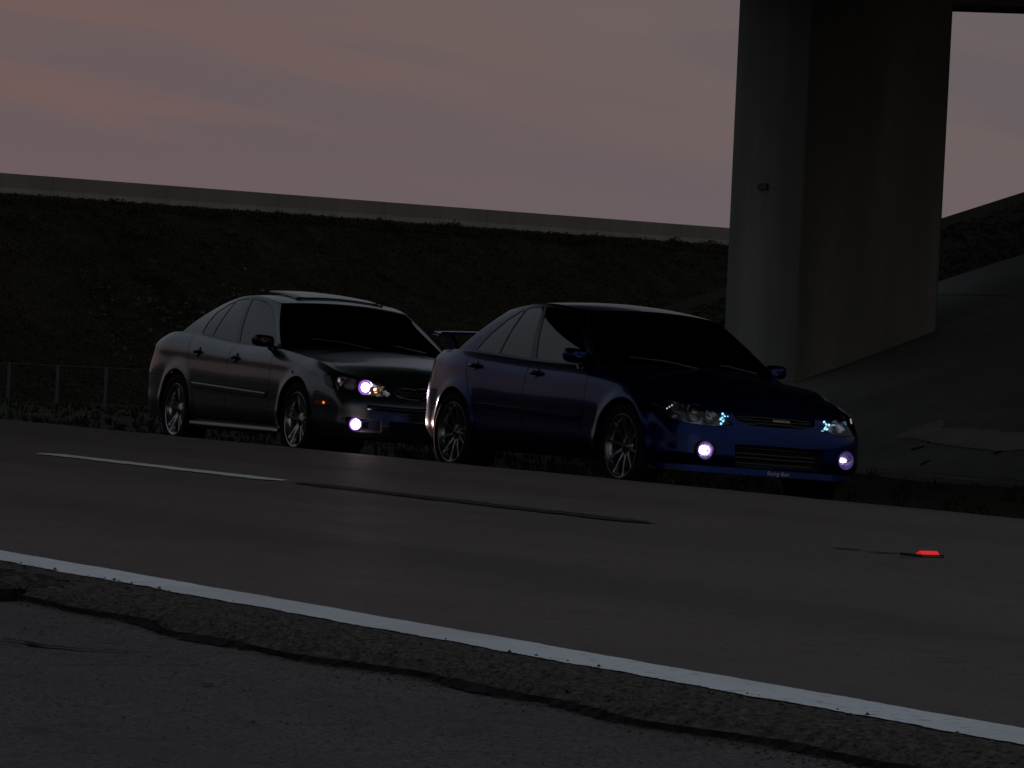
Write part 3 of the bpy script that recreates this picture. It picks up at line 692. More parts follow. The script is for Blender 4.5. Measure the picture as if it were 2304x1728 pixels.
def body_surfaces(p):
    cols = []
    fr = p['front_cols']; rc = p['rear_cols']; sd = p['side_x']
    rows = p['rows']; zt = p['zt']; zb = p['zb']; nc = 15; ctrl = np.zeros((len(rows), nc, 3))
    for i, (fz, wd, xf, xr) in enumerate(rows):
        for j in range(nc):
            if j < 5: x, y = xf-fr[j][1]*(1+.0*i), fr[j][0]*wd
            elif j < 10: x, y = sd[j-5], wd*p['side_w'][j-5]
            else: x, y = xr+rc[j-10][1], rc[j-10][0]*wd
            z = zb[j]+fz*(zt[j]-zb[j]); ctrl[i, j] = (x, y, z)
    ref = ctrl[3]; kn = np.concatenate([[0], np.cumsum(np.linalg.norm(np.diff(ref, axis=0), axis=1))])
    seg = [20, 20, 20] + [max(6, int(round((kn[j+1]-kn[j])/.017))) for j in range(3, 11)] + [20, 20, 20]
    svals = [0.0]
    for j, n in enumerate(seg): svals += [j+(q+1)/n for q in range(n)]
    svals = np.array(svals); j = np.minimum(svals.astype(int), nc-2); q = kn[j]+(svals-j)*(kn[j+1]-kn[j])
    mirr = np.array([1, -1, 1.0])
    kx = np.concatenate([-kn[3:0:-1], kn, 2*kn[-1]-kn[-2:-5:-1]])
    Pd = []
    for i in range(len(rows)):
        c = ctrl[i]; ext = np.vstack([c[3:0:-1]*mirr, c, c[-2:-5:-1]*mirr]); Pd.append(nsp(kx, ext, q))
    Pd = np.array(Pd); fz = np.array([r[0] for r in rows]); tt = np.linspace(0, 1, 58)
    tt = np.concatenate([np.linspace(0, .8, 40), np.linspace(.8, 1, 18)[1:]])
    G = nsp(fz, Pd, tt)                          # nt, ns, 3
    for xw in p['axles']:
        d = np.hypot(G[..., 0]-xw, G[..., 2]-p['zw']); k = (G[..., 1] > .5)
        G[..., 1] += k*p['flare']*np.exp(-((np.maximum(d, p['ra'])-p['ra'])/.055)**2)*np.clip((p['ra']*2.2-d)/.2, 0, 1)
    if p.get('crease'):
        z0, dz, h = p['crease']; k = (np.abs(G[..., 0]) < 2.0) & (G[..., 1] > .55); G[..., 1] += np.where(k, h*np.exp(-((G[..., 2]-z0-.03*(-G[..., 0]))/dz)**2), 0)
    G[:, 0, 1] = 0; G[:, -1, 1] = 0
    A = np.stack([np.broadcast_to(svals, G.shape[:2]), np.broadcast_to(tt[:, None], G.shape[:2])], -1)
    cen = (0, 0, .55); skirt = gridS(G, A, cen); top = G[-1]
    def idx(s_): return int(np.argmin(np.abs(svals-s_)))
    i3, i6, i9, i11 = idx(3), idx(6), idx(9), idx(11)
    Fr = top[:i3+1]; Sh = top[i3:i6+1]; wF = Fr[:, 1]/Fr[-1, 1]
    def cprof(pts, a, b, side):
        P = np.array([a]+[(x, 0, z) for x, z in pts]+[b]); du = np.linalg.norm(np.diff(side, axis=0), axis=1); u = np.concatenate([[0], np.cumsum(du)])/du.sum()
        dk = np.linalg.norm(np.diff(P, axis=0), axis=1); k = np.concatenate([[0], np.cumsum(dk)])/dk.sum(); r = nsp(k, P, u); r[:, 1] = 0; return r
    K = arc(p['cowl'], top[i6], wF)
    H = coons(cprof(p['hood_c'], Fr[0], K[0], Sh), Sh, Fr, K)
    Fr2 = top[i11:][::-1]; Sh2 = top[i9:i11+1][::-1]; w2 = Fr2[:, 1]/Fr2[-1, 1]
    K2 = arc(p['rcowl'], top[i9], w2)
    D = coons(cprof(p['deck_c'], Fr2[0], K2[0], Sh2), Sh2, Fr2, K2)
    def A0(P): return np.stack([P[..., 0], P[..., 1]], -1)
    hood = gridS(H, A0(H), (1.4, 0, .2)); deck = gridS(D, A0(D), (-1.8, 0, .3))
    belt = top[i6:i9+1]; nb = len(belt)
    dk = np.linalg.norm(np.diff(belt, axis=0), axis=1); ub = np.concatenate([[0], np.cumsum(dk)])/dk.sum()
    Ts = np.array(p['roof_side']); dk = np.linalg.norm(np.diff(Ts, axis=0), axis=1); k = np.concatenate([[0], np.cumsum(dk)])/dk.sum()
    Tside = nsp(k, Ts, ub); TF = arc(p['head'], Tside[0], wF); TR = arc(p['rhead'], Tside[-1], w2)
    Bot = np.vstack([K, belt[1:], K2[::-1][1:]]); Top = np.vstack([TF, Tside[1:], TR[::-1][1:]])
    s2 = np.concatenate([wF, 1+ub[1:], 3-w2[::-1][1:]])
    t = np.linspace(0, 1, 36)[:, None, None]
    mid = (Bot+Top)/2; dirn = np.stack([mid[:, 0]*.0, mid[:, 1]*0, mid[:, 2]*0], 1)
    fx = np.where(s2 < 1, 1-s2**4, 0) - np.where(s2 > 2, 1-(3-s2)**4, 0); fy = np.where((s2 >= 1) & (s2 <= 2), 1, np.where(s2 < 1, s2**4, (3-s2)**4))
    dirn[:, 0] = fx*.03; dirn[:, 1] = fy*p.get('bulge', .022); dirn[:, 2] = np.abs(fx)*.012
    Gh = Bot[None]*(1-t)+Top[None]*t+dirn[None]*4*t*(1-t)
    Ag = np.stack([np.broadcast_to(s2, Gh.shape[:2]), np.broadcast_to(t[..., 0], Gh.shape[:2])], -1)
    green = gridS(Gh, Ag, (-.4, 0, .9))
    RC = cprof(p['roof_c'], TF[0], TR[0], Tside); Rf = coons(RC, Tside, TF, TR); roof = gridS(Rf, A0(Rf), (-.4, 0, .5))
    weld_normals([skirt, hood, deck, green, roof])
    return skirt, hood, deck, green, roof

def put(name, s, m, parent, smooth=True):
    s = s.compact(); return mesh(name, s.V, s.F, m, parent, N=s.N)
def both(s): return join(s, s.mir())

def make_wheel(parent, x, y, z, side, r, rim_r, wd, style, m, steer=0.0, rot=0.0):
    # built with the outer face towards -y, turned round for the other side
    h = wd/2
    b = MB().lathe([(rim_r*.97, -h*.86), (rim_r*1.0, -h*.93), (rim_r*1.035, -h*.93), (rim_r*1.035, -h*.80), (rim_r*.95, -h*.72), (rim_r*.90, -h*.45), (rim_r*.88, h*.8), (rim_r, h*.9)], 'y', 56)
    wheel = b.build('wheel', m, parent, True)
    wheel.location = (x, y, z); wheel.rotation_euler = (0, 0, steer + (math.pi if side > 0 else 0))
    t = MB().lathe([(rim_r*.99, h*.88), (rim_r*1.06, h*.97), (rim_r*1.18, h*1.03), (r*.965, h*.93), (r*.993, h*.78), (r, h*.5), (r, 0), (r, -h*.5), (r*.993, -h*.78), (r*.965, -h*.93), (rim_r*1.18, -h*1.03), (rim_r*1.06, -h*.97), (rim_r*.99, -h*.88)], 'y', 56)
    t.build('tyre', M['rubber'], wheel, True)
    hub = MB().lathe([(.001, -h*.62), (.030, -h*.62), (.034, -h*.56), (.066, -h*.50), (.078, -h*.40), (.078, 0)], 'y', 32); hub.build('hub', m, wheel, True)
    MB().lathe([(.001, -h*.655), (.024, -h*.65), (.027, -h*.60)], 'y', 20).build('centre_cap', M['trim'], wheel, True)
    MB().lathe([(.02, h*.05), (rim_r*.70, h*.05), (rim_r*.70, h*.22), (.02, h*.22)], 'y', 36).build('brake_disc', M['disc'], wheel, True)
    MB().lathe([(.02, h*.5), (rim_r*.89, h*.5)], 'y', 36).build('backing_plate', M['void'], wheel)
    caps = MB()
    a0 = math.radians(100)
    bx = MB(); pts = []
    for q in range(7):
        aa0, aa1 = a0+.35*q/6-.17, 0
        pts.append(aa0)
    V = []; F = []
    for aa in pts:
        for rr_ in (rim_r*.46, rim_r*.80):
            for yy_ in (-h*.02, h*.28): V.append((rr_*math.cos(aa), yy_, rr_*math.sin(aa)))
    for q in range(6):
        i = q*4; F += [(i, i+4, i+6, i+2), (i, i+1, i+5, i+4), (i+2, i+6, i+7, i+3)]
    F += [(0, 2, 3, 1), (24, 25, 27, 26)]
    MB().add(V, F).build('caliper', M['bezel'], wheel)
    # spokes
    if style == 'pair5': angs = [(k*72+s, s) for k in range(5) for s in (-9.5, 9.5)]; w0, w1 = .017, .024
    else: angs = [(k*72+s, s) for k in range(5) for s in (-18, 18)]; w0, w1 = .013, .019
    for a, s in angs:
        a = math.radians(a+rot); ai = a if style != 'pair5' else a - math.radians(s*.0)
        ca, sa = math.cos(a), math.sin(a); ta, tb = -sa, ca
        sec = [(.045, -h*.50, -h*.30, w1), (.085, -h*.58, -h*.28, w1*.9), (rim_r*.55, -h*.66, -h*.42, w0), (rim_r*.85, -h*.74, -h*.5, w0*.95), (rim_r*.965, -h*.80, -h*.55, w1*1.05)]
        V = []; F = []
        for (rad, y0, y1, ww) in sec:
            for (du, yy_) in ((-ww, y1), (-ww*.62, y0), (ww*.62, y0), (ww, y1)): V.append((rad*ca+du*ta, yy_, rad*sa+du*tb))
        for i in range(len(sec)-1):
            for k in range(4): F.append((i*4+k, i*4+(k+1) % 4, (i+1)*4+(k+1) % 4, (i+1)*4+k))
        F += [(3, 2, 1, 0), (16, 17, 18, 19)]
        MB().add(V, F).build('spoke', m, wheel)
    return wheel

def lamp_bowl(name, parent, c, n, rad, depth, bulb=None, bulb_r=.012, mat_r=None, cap=None, seg=24):
    n = Vector(n).normalized(); q = n.to_track_quat('X', 'Z').to_matrix().to_4x4(); mt = Matrix.Translation(c) @ q
    prof = [(rad*k, -depth*(1-k*k)) for k in (.06, .2, .35, .5, .65, .8, .9, 1.0)]
    o = MB().lathe(prof, 'x', seg).xform(mt).build(name, mat_r or M['reflector'], parent, True)
    if bulb:
        MB().lathe([(.001, -depth*.9), (bulb_r*.7, -depth*.85), (bulb_r, -depth*.6), (bulb_r*.8, -depth*.35), (.001, -depth*.28)], 'x', 12).xform(mt).build('bulb', bulb, o, True)
    if cap:
        MB().lathe([(.001, .002), (rad*.98, .002)], 'x', seg).xform(mt).build('lens', cap, o, True)
    return o

def build_car(p, loc, rot, label):
    car = empty(p['name'], loc); car.rotation_euler = rot; tag(car, label, 'car')
    pm = p['paint']
    skirt, hood, deck, green, roof = body_surfaces(p)
    full_skirt = skirt
    X, Y, Z = (lambda V: V[:, 0]), (lambda V: V[:, 1]), (lambda V: V[:, 2])
    def front_pt(y, z, xmin=1.2):
        k = np.where(full_skirt.V[:, 0] > xmin)[0]; i = k[np.argmin((full_skirt.V[k, 1]-abs(y))**2+(full_skirt.V[k, 2]-z)**2)]
        v, n = full_skirt.V[i].copy(), full_skirt.N[i].copy()
        if y < 0: v[1] *= -1; n[1] *= -1
        return Vector(v), Vector(n)
    def side_pt(x, z, sgn=1):
        k = np.where((np.abs(full_skirt.V[:, 0]-x) < .05) & (full_skirt.V[:, 1] > .4))[0]; i = k[np.argmin((full_skirt.V[k, 0]-x)**2+(full_skirt.V[k, 2]-z)**2)]
        v = full_skirt.V[i].copy(); v[1] *= sgn; return Vector(v)
    def side_n(x, z, sgn=1):
        k = np.where((np.abs(full_skirt.V[:, 0]-x) < .05) & (full_skirt.V[:, 1] > .4))[0]; i = k[np.argmin((full_skirt.V[k, 0]-x)**2+(full_skirt.V[k, 2]-z)**2)]
        v = full_skirt.N[i].copy(); v[1] *= sgn; return Vector(v)
    # dark inner shell so that gaps read dark
    zw, ra = p['zw'], p['ra']
    def arch(V, A):
        f = np.full(len(V), 9.0)
        for xw in p['axles']:
            f = np.minimum(f, np.where(Z(V) > zw, np.hypot(X(V)-xw, Z(V)-zw)-ra, np.abs(X(V)-xw)-ra))
        return f
    _, skirt = split(skirt, arch)
    open_fields = []
    # --- front openings
    bump_open = []
    for (nm, fld, depth, mm) in p['openings']:
        a, skirt = split(skirt, fld); bump_open.append((nm, a, depth, mm))
    inner_src = skirt
    # --- lamps
    hl, skirt = cutg(skirt, p['headlight'], .0025)
    tl, skirt = cutg(skirt, p['taillight'], .0025)
    # --- panels
    doorF, skirt = cutg(skirt, lambda V, A: sdpoly(X(V), Z(V), p['door_f'])+np.where(Y(V) < .4, 9, 0))
    doorR, skirt = cutg(skirt, lambda V, A: np.maximum(sdpoly(X(V), Z(V), p['door_r']), p['ra']+.055-np.hypot(X(V)-p['axles'][1], Z(V)-zw))+np.where(Y(V) < .4, 9, 0))
    bx, bz_, rx, rz = p['bump']
    bumpF, skirt = cutg(skirt, lambda V, A: np.maximum(bx-X(V)-(.0), (Z(V)-bz_(V))), .003)
    bumpR, skirt = cutg(skirt, lambda V, A: np.maximum(X(V)-rx, Z(V)-rz), .003)
    sill, skirt = cutg(skirt, lambda V, A: np.maximum(Z(V)-p['sill_z'], np.abs(X(V))-p['axles'][0]-.2), .002)
    fend, quart = split(skirt, lambda V, A: -X(V))
    for s_, tail in ((1, ''), (-1, '')):
        sd_ = (lambda q: q) if s_ > 0 else (lambda q: q.mir())
        put('fender', sd_(join(fend, lip(fend, .018))), pm, car); put('quarter_panel', sd_(join(quart, lip(quart, .018))), pm, car)
        put('side_sill', sd_(join(sill, lip(sill, .03))), p.get('sill_mat', pm), car)
        for dr, hx, hz in ((doorF, *p['handle_f']), (doorR, *p['handle_r'])):
            d_ = put('door', sd_(join(dr, lip(dr, .018))), pm, car)
            c = side_pt(hx, hz, s_)
            hb = MB(); n = 9; hl_ = .055 if p.get('round_handle') else .085; pts = [(c.x-hl_+2*hl_*k/(n-1), c.y+s_*(.004+.028*math.sin(math.pi*k/(n-1))**.6), c.z+.004*k/(n-1)) for k in range(n)]
            hb.tube(pts, [.010+.006*math.sin(math.pi*k/(n-1)) for k in range(n)], 8); hb.build('door_handle', p['handle_mat'], d_, True)
            nn = side_n(hx, hz, s_); mt_ = Matrix.Translation(c) @ nn.to_track_quat('Y', 'Z').to_matrix().to_4x4()
            MB().lathe([(.001, .006), (.036, .006), (.044, .003), (.047, -.012)] if p.get('round_handle') else [(.001, .003), (.030, .003), (.036, .001), (.038, -.006)], 'y', 24).xform(mt_).build('handle_recess', M['trim'], d_, True)
        # moulding
        if p.get('mould'):
            x0, x1, z0 = p['mould']; pts = [side_pt(x, z0-.03*x, s_)+Vector((0, s_*.003, 0)) for x in np.linspace(x0, x1, 26)]
            mb = MB(); V = []; F = []
            for q in pts:
                zz = z0-.03*q.x; V += [(q.x, q.y-s_*.006, zz-.028), (q.x, q.y+s_*.008, zz-.020), (q.x, q.y+s_*.010, zz+.010), (q.x, q.y+s_*p.get('mould_top', -.006), zz+.022)]
            for i in range(25):
                for k in range(3): F.append((i*4+k, i*4+k+1, (i+1)*4+k+1, (i+1)*4+k) if s_ < 0 else (i*4+k, (i+1)*4+k, (i+1)*4+k+1, i*4+k+1))
            MB().add(V, F).build('side_moulding', pm, car)
        # wheel arch liners
        for xw in p['axles']:
            V = []; F = []
            for k in range(29):
                a = math.pi*(k/28)*1.16-.08*math.pi
                for yy_ in (.50, p['halfw']-.02): V.append((xw+(ra+.004)*math.cos(a), s_*yy_, zw+(ra+.004)*math.sin(a)))
            for k in range(28): F.append((2*k, 2*k+1, 2*k+3, 2*k+2))
            MB().add(V, F).build('arch_liner', M['void'], car)
        # headlight
        h_ = sd_(hl); hs = empty('headlight', (0, 0, 0), car)
        bk = h_.off(-.075); put('housing', join(bk, lip(h_, .075, False)), M['bezel'], hs)
        put('lens', join(h_, lip(h_, .006, False)), M['lens'], hs)
        p['lamp'](hs, front_pt, s_)
        t_ = sd_(tl); ts = put('tail_light', join(t_, lip(t_, .02, False)), M['red_lamp'], car)
    bf = put('front_bumper', both(join(bumpF, lip(bumpF, .02))), pm, car)
    put('rear_bumper', both(join(bumpR, lip(bumpR, .02))), pm, car)
    for nm, a, depth, mm in bump_open:
        q = join(a.off(-depth), lip(a, depth))
        if nm == 'fog_recess': put(nm, q, mm, car); put(nm, q.mir(), mm, car)
        else: put(nm, both(q), mm, car)
    # inner dark shell
    _, ish = split(inner_src, lambda V, A: np.minimum(p['headlight'](V, A), p['taillight'](V, A))-.004)
    put('inner_shell', both(ish.off(-.016)), M['void'], car)
    # hood, deck, roof
    hd, cowl = cutg(hood, p['hood_f'], .003)
    hs_ = put('hood', both(join(hd, lip(hd, .015))), pm, car); [put('cowl', q, p.get('cowl_mat', pm), car) for q in (cowl, cowl.mir())]
    put('hood_underside', both(hood.off(-.02)), M['void'], hs_)
    dk, dk2 = cutg(deck, p['deck_f'], .003)
    put('trunk_lid', both(join(dk, lip(dk, .015))), pm, car); put('rear_deck_edge', both(dk2), pm, car)
    # greenhouse
    SX, TX = 1.75, .44
    def P2(A): return (A[:, 0]-1)*SX, A[:, 1]*TX
    dlo = [((a-1)*SX, b*TX) for a, b in p['dlo']]
    fd = lambda V, A: sdpoly(*P2(A), dlo)-.02
    win, frame = split(green, fd)
    ws = lambda V, A: sdpoly(A[:, 0]*.75, A[:, 1]*.8, [(-1, .03*.8), (p['ws'][0]*.75, .03*.8), (p['ws'][1]*.75, p['ws'][2]*.8), (-1, p['ws'][2]*.8)])-.015
    rw = lambda V, A: sdpoly((3-A[:, 0])*.7, A[:, 1]*.8, [(-1, .06*.8), (.90*.7, .06*.8), (.90*.7, .93*.8), (-1, .93*.8)])-.015
    wsg, frame = split(frame, ws); rwg, frame = split(frame, rw)
    put('pillar_frame', both(join(frame, lip(frame, .012))), pm, car)
    put('inner_frame', both(frame.off(-.014)), M['void'], car)
    g_, ftrim = split(wsg, lambda V, A: ws(V, A)+.022); put('windshield', both(g_), M['wglass'], car); put('windshield_trim', both(ftrim), M['trim'], car)
    g_, ftrim = split(rwg, lambda V, A: rw(V, A)+.025); put('rear_window', both(g_), M['glass'], car); put('rear_window_trim', both(ftrim), M['trim'], car)
    glass, trim = split(win, lambda V, A: fd(V, A)+.018)
    b0, b1, c0, c1 = p['splits']
    for s_ in (1, -1):
        sd_ = (lambda q: q) if s_ > 0 else (lambda q: q.mir())
        gl = glass; tr = [trim]
        parts = []
        a, rest = split(gl, lambda V, A: A[:, 0]-(b0+(b1-b0)*A[:, 1]*0)); parts.append(a)
        bp, rest = split(rest, lambda V, A: A[:, 0]-b1); tr.append(bp)
        a, rest = split(rest, lambda V, A: A[:, 0]-c0); parts.append(a)
        bp, rest = split(rest, lambda V, A: A[:, 0]-c1); tr.append(bp); parts.append(rest)
        put('window_trim', sd_(join(*tr)), M['trim'], car)
        for q in parts: put('side_window', sd_(q.off(-.004)), M['glass'], car)
    ro = put('roof', both(roof), pm, car); put('headliner', both(roof.off(-.02)), M['void'], ro)
    # underbody
    ub = MB().box(-2.0, 2.0, -.55, .55, .19, .30); ub.box(p['axles'][1]+ra+.02, p['axles'][0]-ra-.02, -.76, .76, .20, .29); ub.build('underbody', M['void'], car)
    MB().box(-1.2, 1.0, -.7, .7, .30, .34).build('cabin_floor', M['void'], car)
    # interior
    zb_ = p['zt'][6]
    db = MB(); db.box(.55, 1.0, -.66, .66, .62, zb_-.03); db.build('dashboard', M['black'], car, bevel=.04)
    MB().box(-1.62, -1.15, -.62, .62, .5, p['zt'][9]-.05).build('parcel_shelf', M['seat'], car, bevel=.03)
    for (sx, sy) in ((-.05, -.36), (-.05, .36), (-.95, -.36), (-.95, .36)):
        st = MB(); st.box(sx-.05, sx+.42, sy-.24, sy+.24, .34, .52); s_o = st.build('seat', M['seat'], car, bevel=.05)
        bb = MB(); bb.add([(sx-.02, sy-.23, .45), (sx+.10, sy-.23, .45), (sx-.12, sy-.20, 1.02), (sx-.22, sy-.20, 1.02), (sx-.02, sy+.23, .45), (sx+.10, sy+.23, .45), (sx-.12, sy+.20, 1.02), (sx-.22, sy+.20, 1.02)],
                          [(0, 1, 2, 3), (7, 6, 5, 4), (1, 5, 6, 2), (0, 3, 7, 4), (3, 2, 6, 7), (0, 4, 5, 1)]); bb.build('backrest', M['seat'], s_o, bevel=.04)
        hb = MB(); hb.box(sx-.24, sx-.15, sy-.12, sy+.12, 1.05, 1.21); hb.build('headrest', M['seat'], s_o, bevel=.035)
    t = MB(); t.lathe([(.175, -.012), (.19, 0), (.175, .012), (.16, 0)], 'x', 28, close=True); t.xform(Matrix.Translation((.42, .36, .84)) @ Matrix.Rotation(R(-24), 4, 'Y')).build('steering_wheel', M['black'], car, True)
    # mirrors
    for s_ in (1, -1):
        mx_, my_, mz_ = p['mirror']; V = []; F = []; prof = [(-.055, .72, .85), (-.05, .9, .95), (-.02, 1, 1), (.03, .93, .93), (.065, .72, .72), (.085, .4, .42), (.09, .05, .05)]
        n = 20
        for (dx, sy, sz) in prof:
            for k in range(n):
                a = 2*math.pi*k/n; ca, sa = math.cos(a), math.sin(a); e = .62
                V.append((mx_+dx-abs(ca)*.012, s_*(my_+.098*sy*math.copysign(abs(ca)**e, ca)), mz_+.054*sz*math.copysign(abs(sa)**e, sa)+.006*ca))
        for i in range(len(prof)-1):
            for k in range(n): F.append((i*n+k, i*n+(k+1) % n, (i+1)*n+(k+1) % n, (i+1)*n+k))
        mo = MB().add(V, F).build('mirror', p.get('mirror_mat', pm), car, True)
        MB().add(V[:n], [tuple(range(n))]).build('mirror_glass', M['chrome'], mo)
        bs = side_pt(mx_-.02, p['zt'][6]-.04, s_)
        MB().tube([(mx_+.0, s_*(my_-.06), mz_-.045), (mx_-.01, s_*(my_-.12), mz_-.075), (mx_-.02, bs.y-s_*.02, bs.z+.02)], [.03, .034, .05], 10).build('mirror_arm', M['trim'], mo, True)
    # wipers
    for yy_, l in ((-.08, .52), (.45, .58)):
        k = p['cowl']; x0, z0 = k[0]-.02, k[2]+.008
        MB().tube([(x0-.12*(yy_/.6)**2, yy_, z0), (x0-.05, yy_-.25, z0+.035), (x0-.10, yy_-l, z0+.045)], [.009, .008, .005], 6).build('wiper', M['trim'], car)
    p['extras'](car, front_pt, side_pt)
    for xw in p['axles']:
        for s_ in (1, -1):
            make_wheel(car, xw, s_*p['track'], p['rw'], s_, p['rw'], p['rim'], p['tw'], p['wstyle'], p['wmat'], rot=p['wrot'][(xw < 0)*1])
    return car
M['hid'] = emit('hid_lamp', (0.86, 0.70, 1.0), 55.0)
M['hid_fog'] = emit('hid_fog_lamp', (0.92, 0.66, 1.0), 45.0)
M['violet_glow'] = emit('violet_lamp_glow', (0.42, 0.16, 0.95), 0.9)  # violet glow around the lamps, put into an emissive ring
M['violet_dim'] = emit('violet_fog_glow', (0.26, 0.14, 0.75), 0.22)  # faint glow around the fog lens, also an emissive ring
M['fogb'] = emit('violet_fog_bulb', (0.80, 0.62, 1.0), 26.0)
M['fogr'] = mat('violet_fog_reflector', (0.60, 0.50, 0.72), 0.18, 1.0)
M['ledb'] = emit('blue_white_led', (0.30, 0.72, 1.0), 1.8)
M['ledw'] = emit('white_led', (0.72, 0.72, 1.0), 1.1)
M['amber_on'] = emit('amber_bulb', (1.0, 0.20, 0.02), 1.6)
M['warm_bulb'] = emit('warm_parking_bulb', (1.0, 0.58, 0.24), 14.0)
M['warmref'] = mat('warm_lamp_facet', (0.85, 0.72, 0.50), 0.10, 1.0)
def spot(parent, c, d, energy, size, col, name='beam'):
    l = bpy.data.lights.new(name, 'SPOT'); l.energy = energy; l.spot_size = size; l.spot_blend = .8; l.color = col; l.shadow_soft_size = .03
    o = bpy.data.objects.new(name, l); COL.objects.link(o); o.parent = parent; o.location = c; o.rotation_euler = Vector(d).to_track_quat('-Z', 'Y').to_euler(); return o

FC = [(0, 0), (.45, .022), (.75, .085), (.915, .215), (.985, .43)]
RC = [(.985, .42), (.915, .20), (.74, .07), (.42, .015), (0, 0)]
RCB = [(.928, .42), (.845, .19), (.67, .07), (.38, .015), (0, 0)]
# ---------------------------------------------------------------- blue saloon
def blue_lamp(hs, fp, s_):
    c, n = fp(s_*.60, .575); lamp_bowl('reflector', hs, c+Vector((-.045, 0, 0)), (1, s_*.25, 0), .062, .05, mat_r=M['reflector'])
    c, n = fp(s_*.50, .56); lamp_bowl('reflector', hs, c+Vector((-.035, 0, .0)), (1, s_*.1, 0), .045, .04, mat_r=M['reflector'])
    c, n = fp(s_*.42, .552)
    cl = MB()
    for k in range(9):
        a = k*2.4; rr_ = .006+.0048*k
        cl.lathe([(.001, .008), (.007, .006), (.009, 0)], 'x', 8, c=(c.x-.016, c.y+rr_*math.cos(a)*.8, c.z+rr_*math.sin(a)))
    cl.build('position_lamp', M['ledb'], hs, True)
    c, n = fp(s_*.74, .605)
    cl = MB()
    for k in range(3): cl.lathe([(.001, .006), (.004, .004), (.005, 0)], 'x', 8, c=(c.x-.012-.012*k, c.y-s_*.006+s_*.012*k, c.z+.012-.012*k))
    cl.build('side_marker', M['ledw'], hs, True)
def blue_extras(car, fp, sp):
    for s_ in (1, -1):
        c, n = fp(s_*.575, .318)
        fl = lamp_bowl('fog_light', car, c+Vector((.004, 0, 0)), (1, s_*.10, -.02), .062, .05, M['fogb'], .013, M['fogr'], M['lens'])
        MB().lathe([(.060, .0), (.070, .006), (.074, 0), (.074, -.05)], 'x', 28, c=(c.x, c.y, c.z)).build('bezel', M['trim'], fl, True)
        MB().lathe([(.054, .006), (.062, .004), (.066, -.002)], 'x', 28, c=(c.x, c.y, c.z)).build('added_glow_ring', M['violet_dim'], fl, True)
        # bright facets of the bowl
        MB().box(c.x-.028, c.x-.022, c.y+.010 if s_ > 0 else c.y+.010, c.y+.055, c.z-.006, c.z+.004).build('bulb_shield', M['chrome'], fl)
    # grille mesh and badge
    c, n = fp(.02, .56)
    MB().box(c.x-.012, c.x-.002, -.03, .11, .552, .568).build('badge', mat('badge_silver', (.55, .50, .42), .35, .8), car)
    gb = []
    for k in range(3):
        z0 = .53+.022*k; pts = [fp(y, z0)[0]+Vector((-.03, 0, 0)) for y in np.linspace(-.30, .30, 15)]
        MB().tube(pts, .006, 6).build('grille_bar', M['trim'], car)
    for k in range(4):
        z0 = .25+.035*k; pts = [fp(y, z0)[0]+Vector((-.05, 0, 0)) for y in np.linspace(-.33, .33, 15)]
        MB().tube(pts, .006, 6).build('intake_bar', M['trim'], car)
    # lip splitter
    V = []; F = []; yy_ = np.linspace(-.80, .80, 41)
    for y in yy_:
        c = fp(y, .205)[0] if abs(y) < .78 else fp(math.copysign(.78, y), .205)[0]
        V += [(c.x-.10, y, .222), (c.x+.016, y, .214), (c.x+.024, y, .170), (c.x-.10, y, .165)]
    for i in range(40):
        for k in range(4): F.append((i*4+k, i*4+(k+1) % 4, (i+1)*4+(k+1) % 4, (i+1)*4+k))
    MB().add(V, F).build('front_lip', M['paint_blue'], car)
    # script on the lower lip
    cu = bpy.data.curves.new('decal', 'FONT'); cu.body = 'Racing Beat'; cu.size = .040; cu.shear = .35; cu.align_x = 'CENTER'; cu.extrude = .0006
    to = bpy.data.objects.new('decal_text', cu); COL.objects.link(to); dg = bpy.context.evaluated_depsgraph_get(); me = bpy.data.meshes.new_from_object(to.evaluated_get(dg)); bpy.data.objects.remove(to)
    c, n = fp(.0, .205); me.materials.append(mat('decal_white', (.45, .45, .48), .4)); o = bpy.data.objects.new('decal', me); COL.objects.link(o); o.parent = car
    o.matrix_local = Matrix.Translation((c.x+.026, .0, .180)) @ Matrix.Rotation(R(2), 4, 'Z') @ Matrix.Rotation(R(90), 4, 'Z') @ Matrix.Rotation(R(82), 4, 'X')
    # rear wing
    wg = empty('spoiler', (0, 0, 0), car); V = []; F = []
    for y in np.linspace(-.66, .66, 23):
        e = 1-(abs(y)/.66)**6*.25; z = 1.085-.03*(y/.66)**2
        sec = [(-2.20, z-.004), (-2.18, z+.010), (-2.08, z+.016), (-1.97, z-.002), (-1.955, z-.012), (-1.98, z-.018), (-2.10, z-.010), (-2.19, z-.012)]
        V += [(-2.09+(x+2.09)*e, y, zz) for x, zz in sec]
    for i in range(22):
        for k in range(8): F.append((i*8+k, i*8+(k+1) % 8, (i+1)*8+(k+1) % 8, (i+1)*8+k))
    F += [tuple(range(8)), tuple(reversed(range(22*8, 23*8)))]
    MB().add(V, F).build('blade', M['paint_blue'], wg, True)
    for s_ in (1, -1):
        V = [(-2.11, s_*.55, .92), (-1.88, s_*.55, .93), (-2.0, s_*.56, 1.07), (-2.12, s_*.56, 1.07)]; V = V+[(x, y+.035, z) for x, y, z in V]
        MB().add(V, [(3, 2, 1, 0), (4, 5, 6, 7), (0, 1, 5, 4), (1, 2, 6, 5), (2, 3, 7, 6), (3, 0, 4, 7)]).build('post', M['paint_blue'], wg, bevel=.008)
    MB().tube([(-2.1, .45, .24), (-2.27, .45, .24)], .045, 16).build('exhaust_tip', M['chrome'], car, True)
BW = .852
def c_fog(V, A): return np.hypot(V[:, 1]-.575, V[:, 2]-.318)-.074+np.where(V[:, 0] < 1.2, 9, 0)
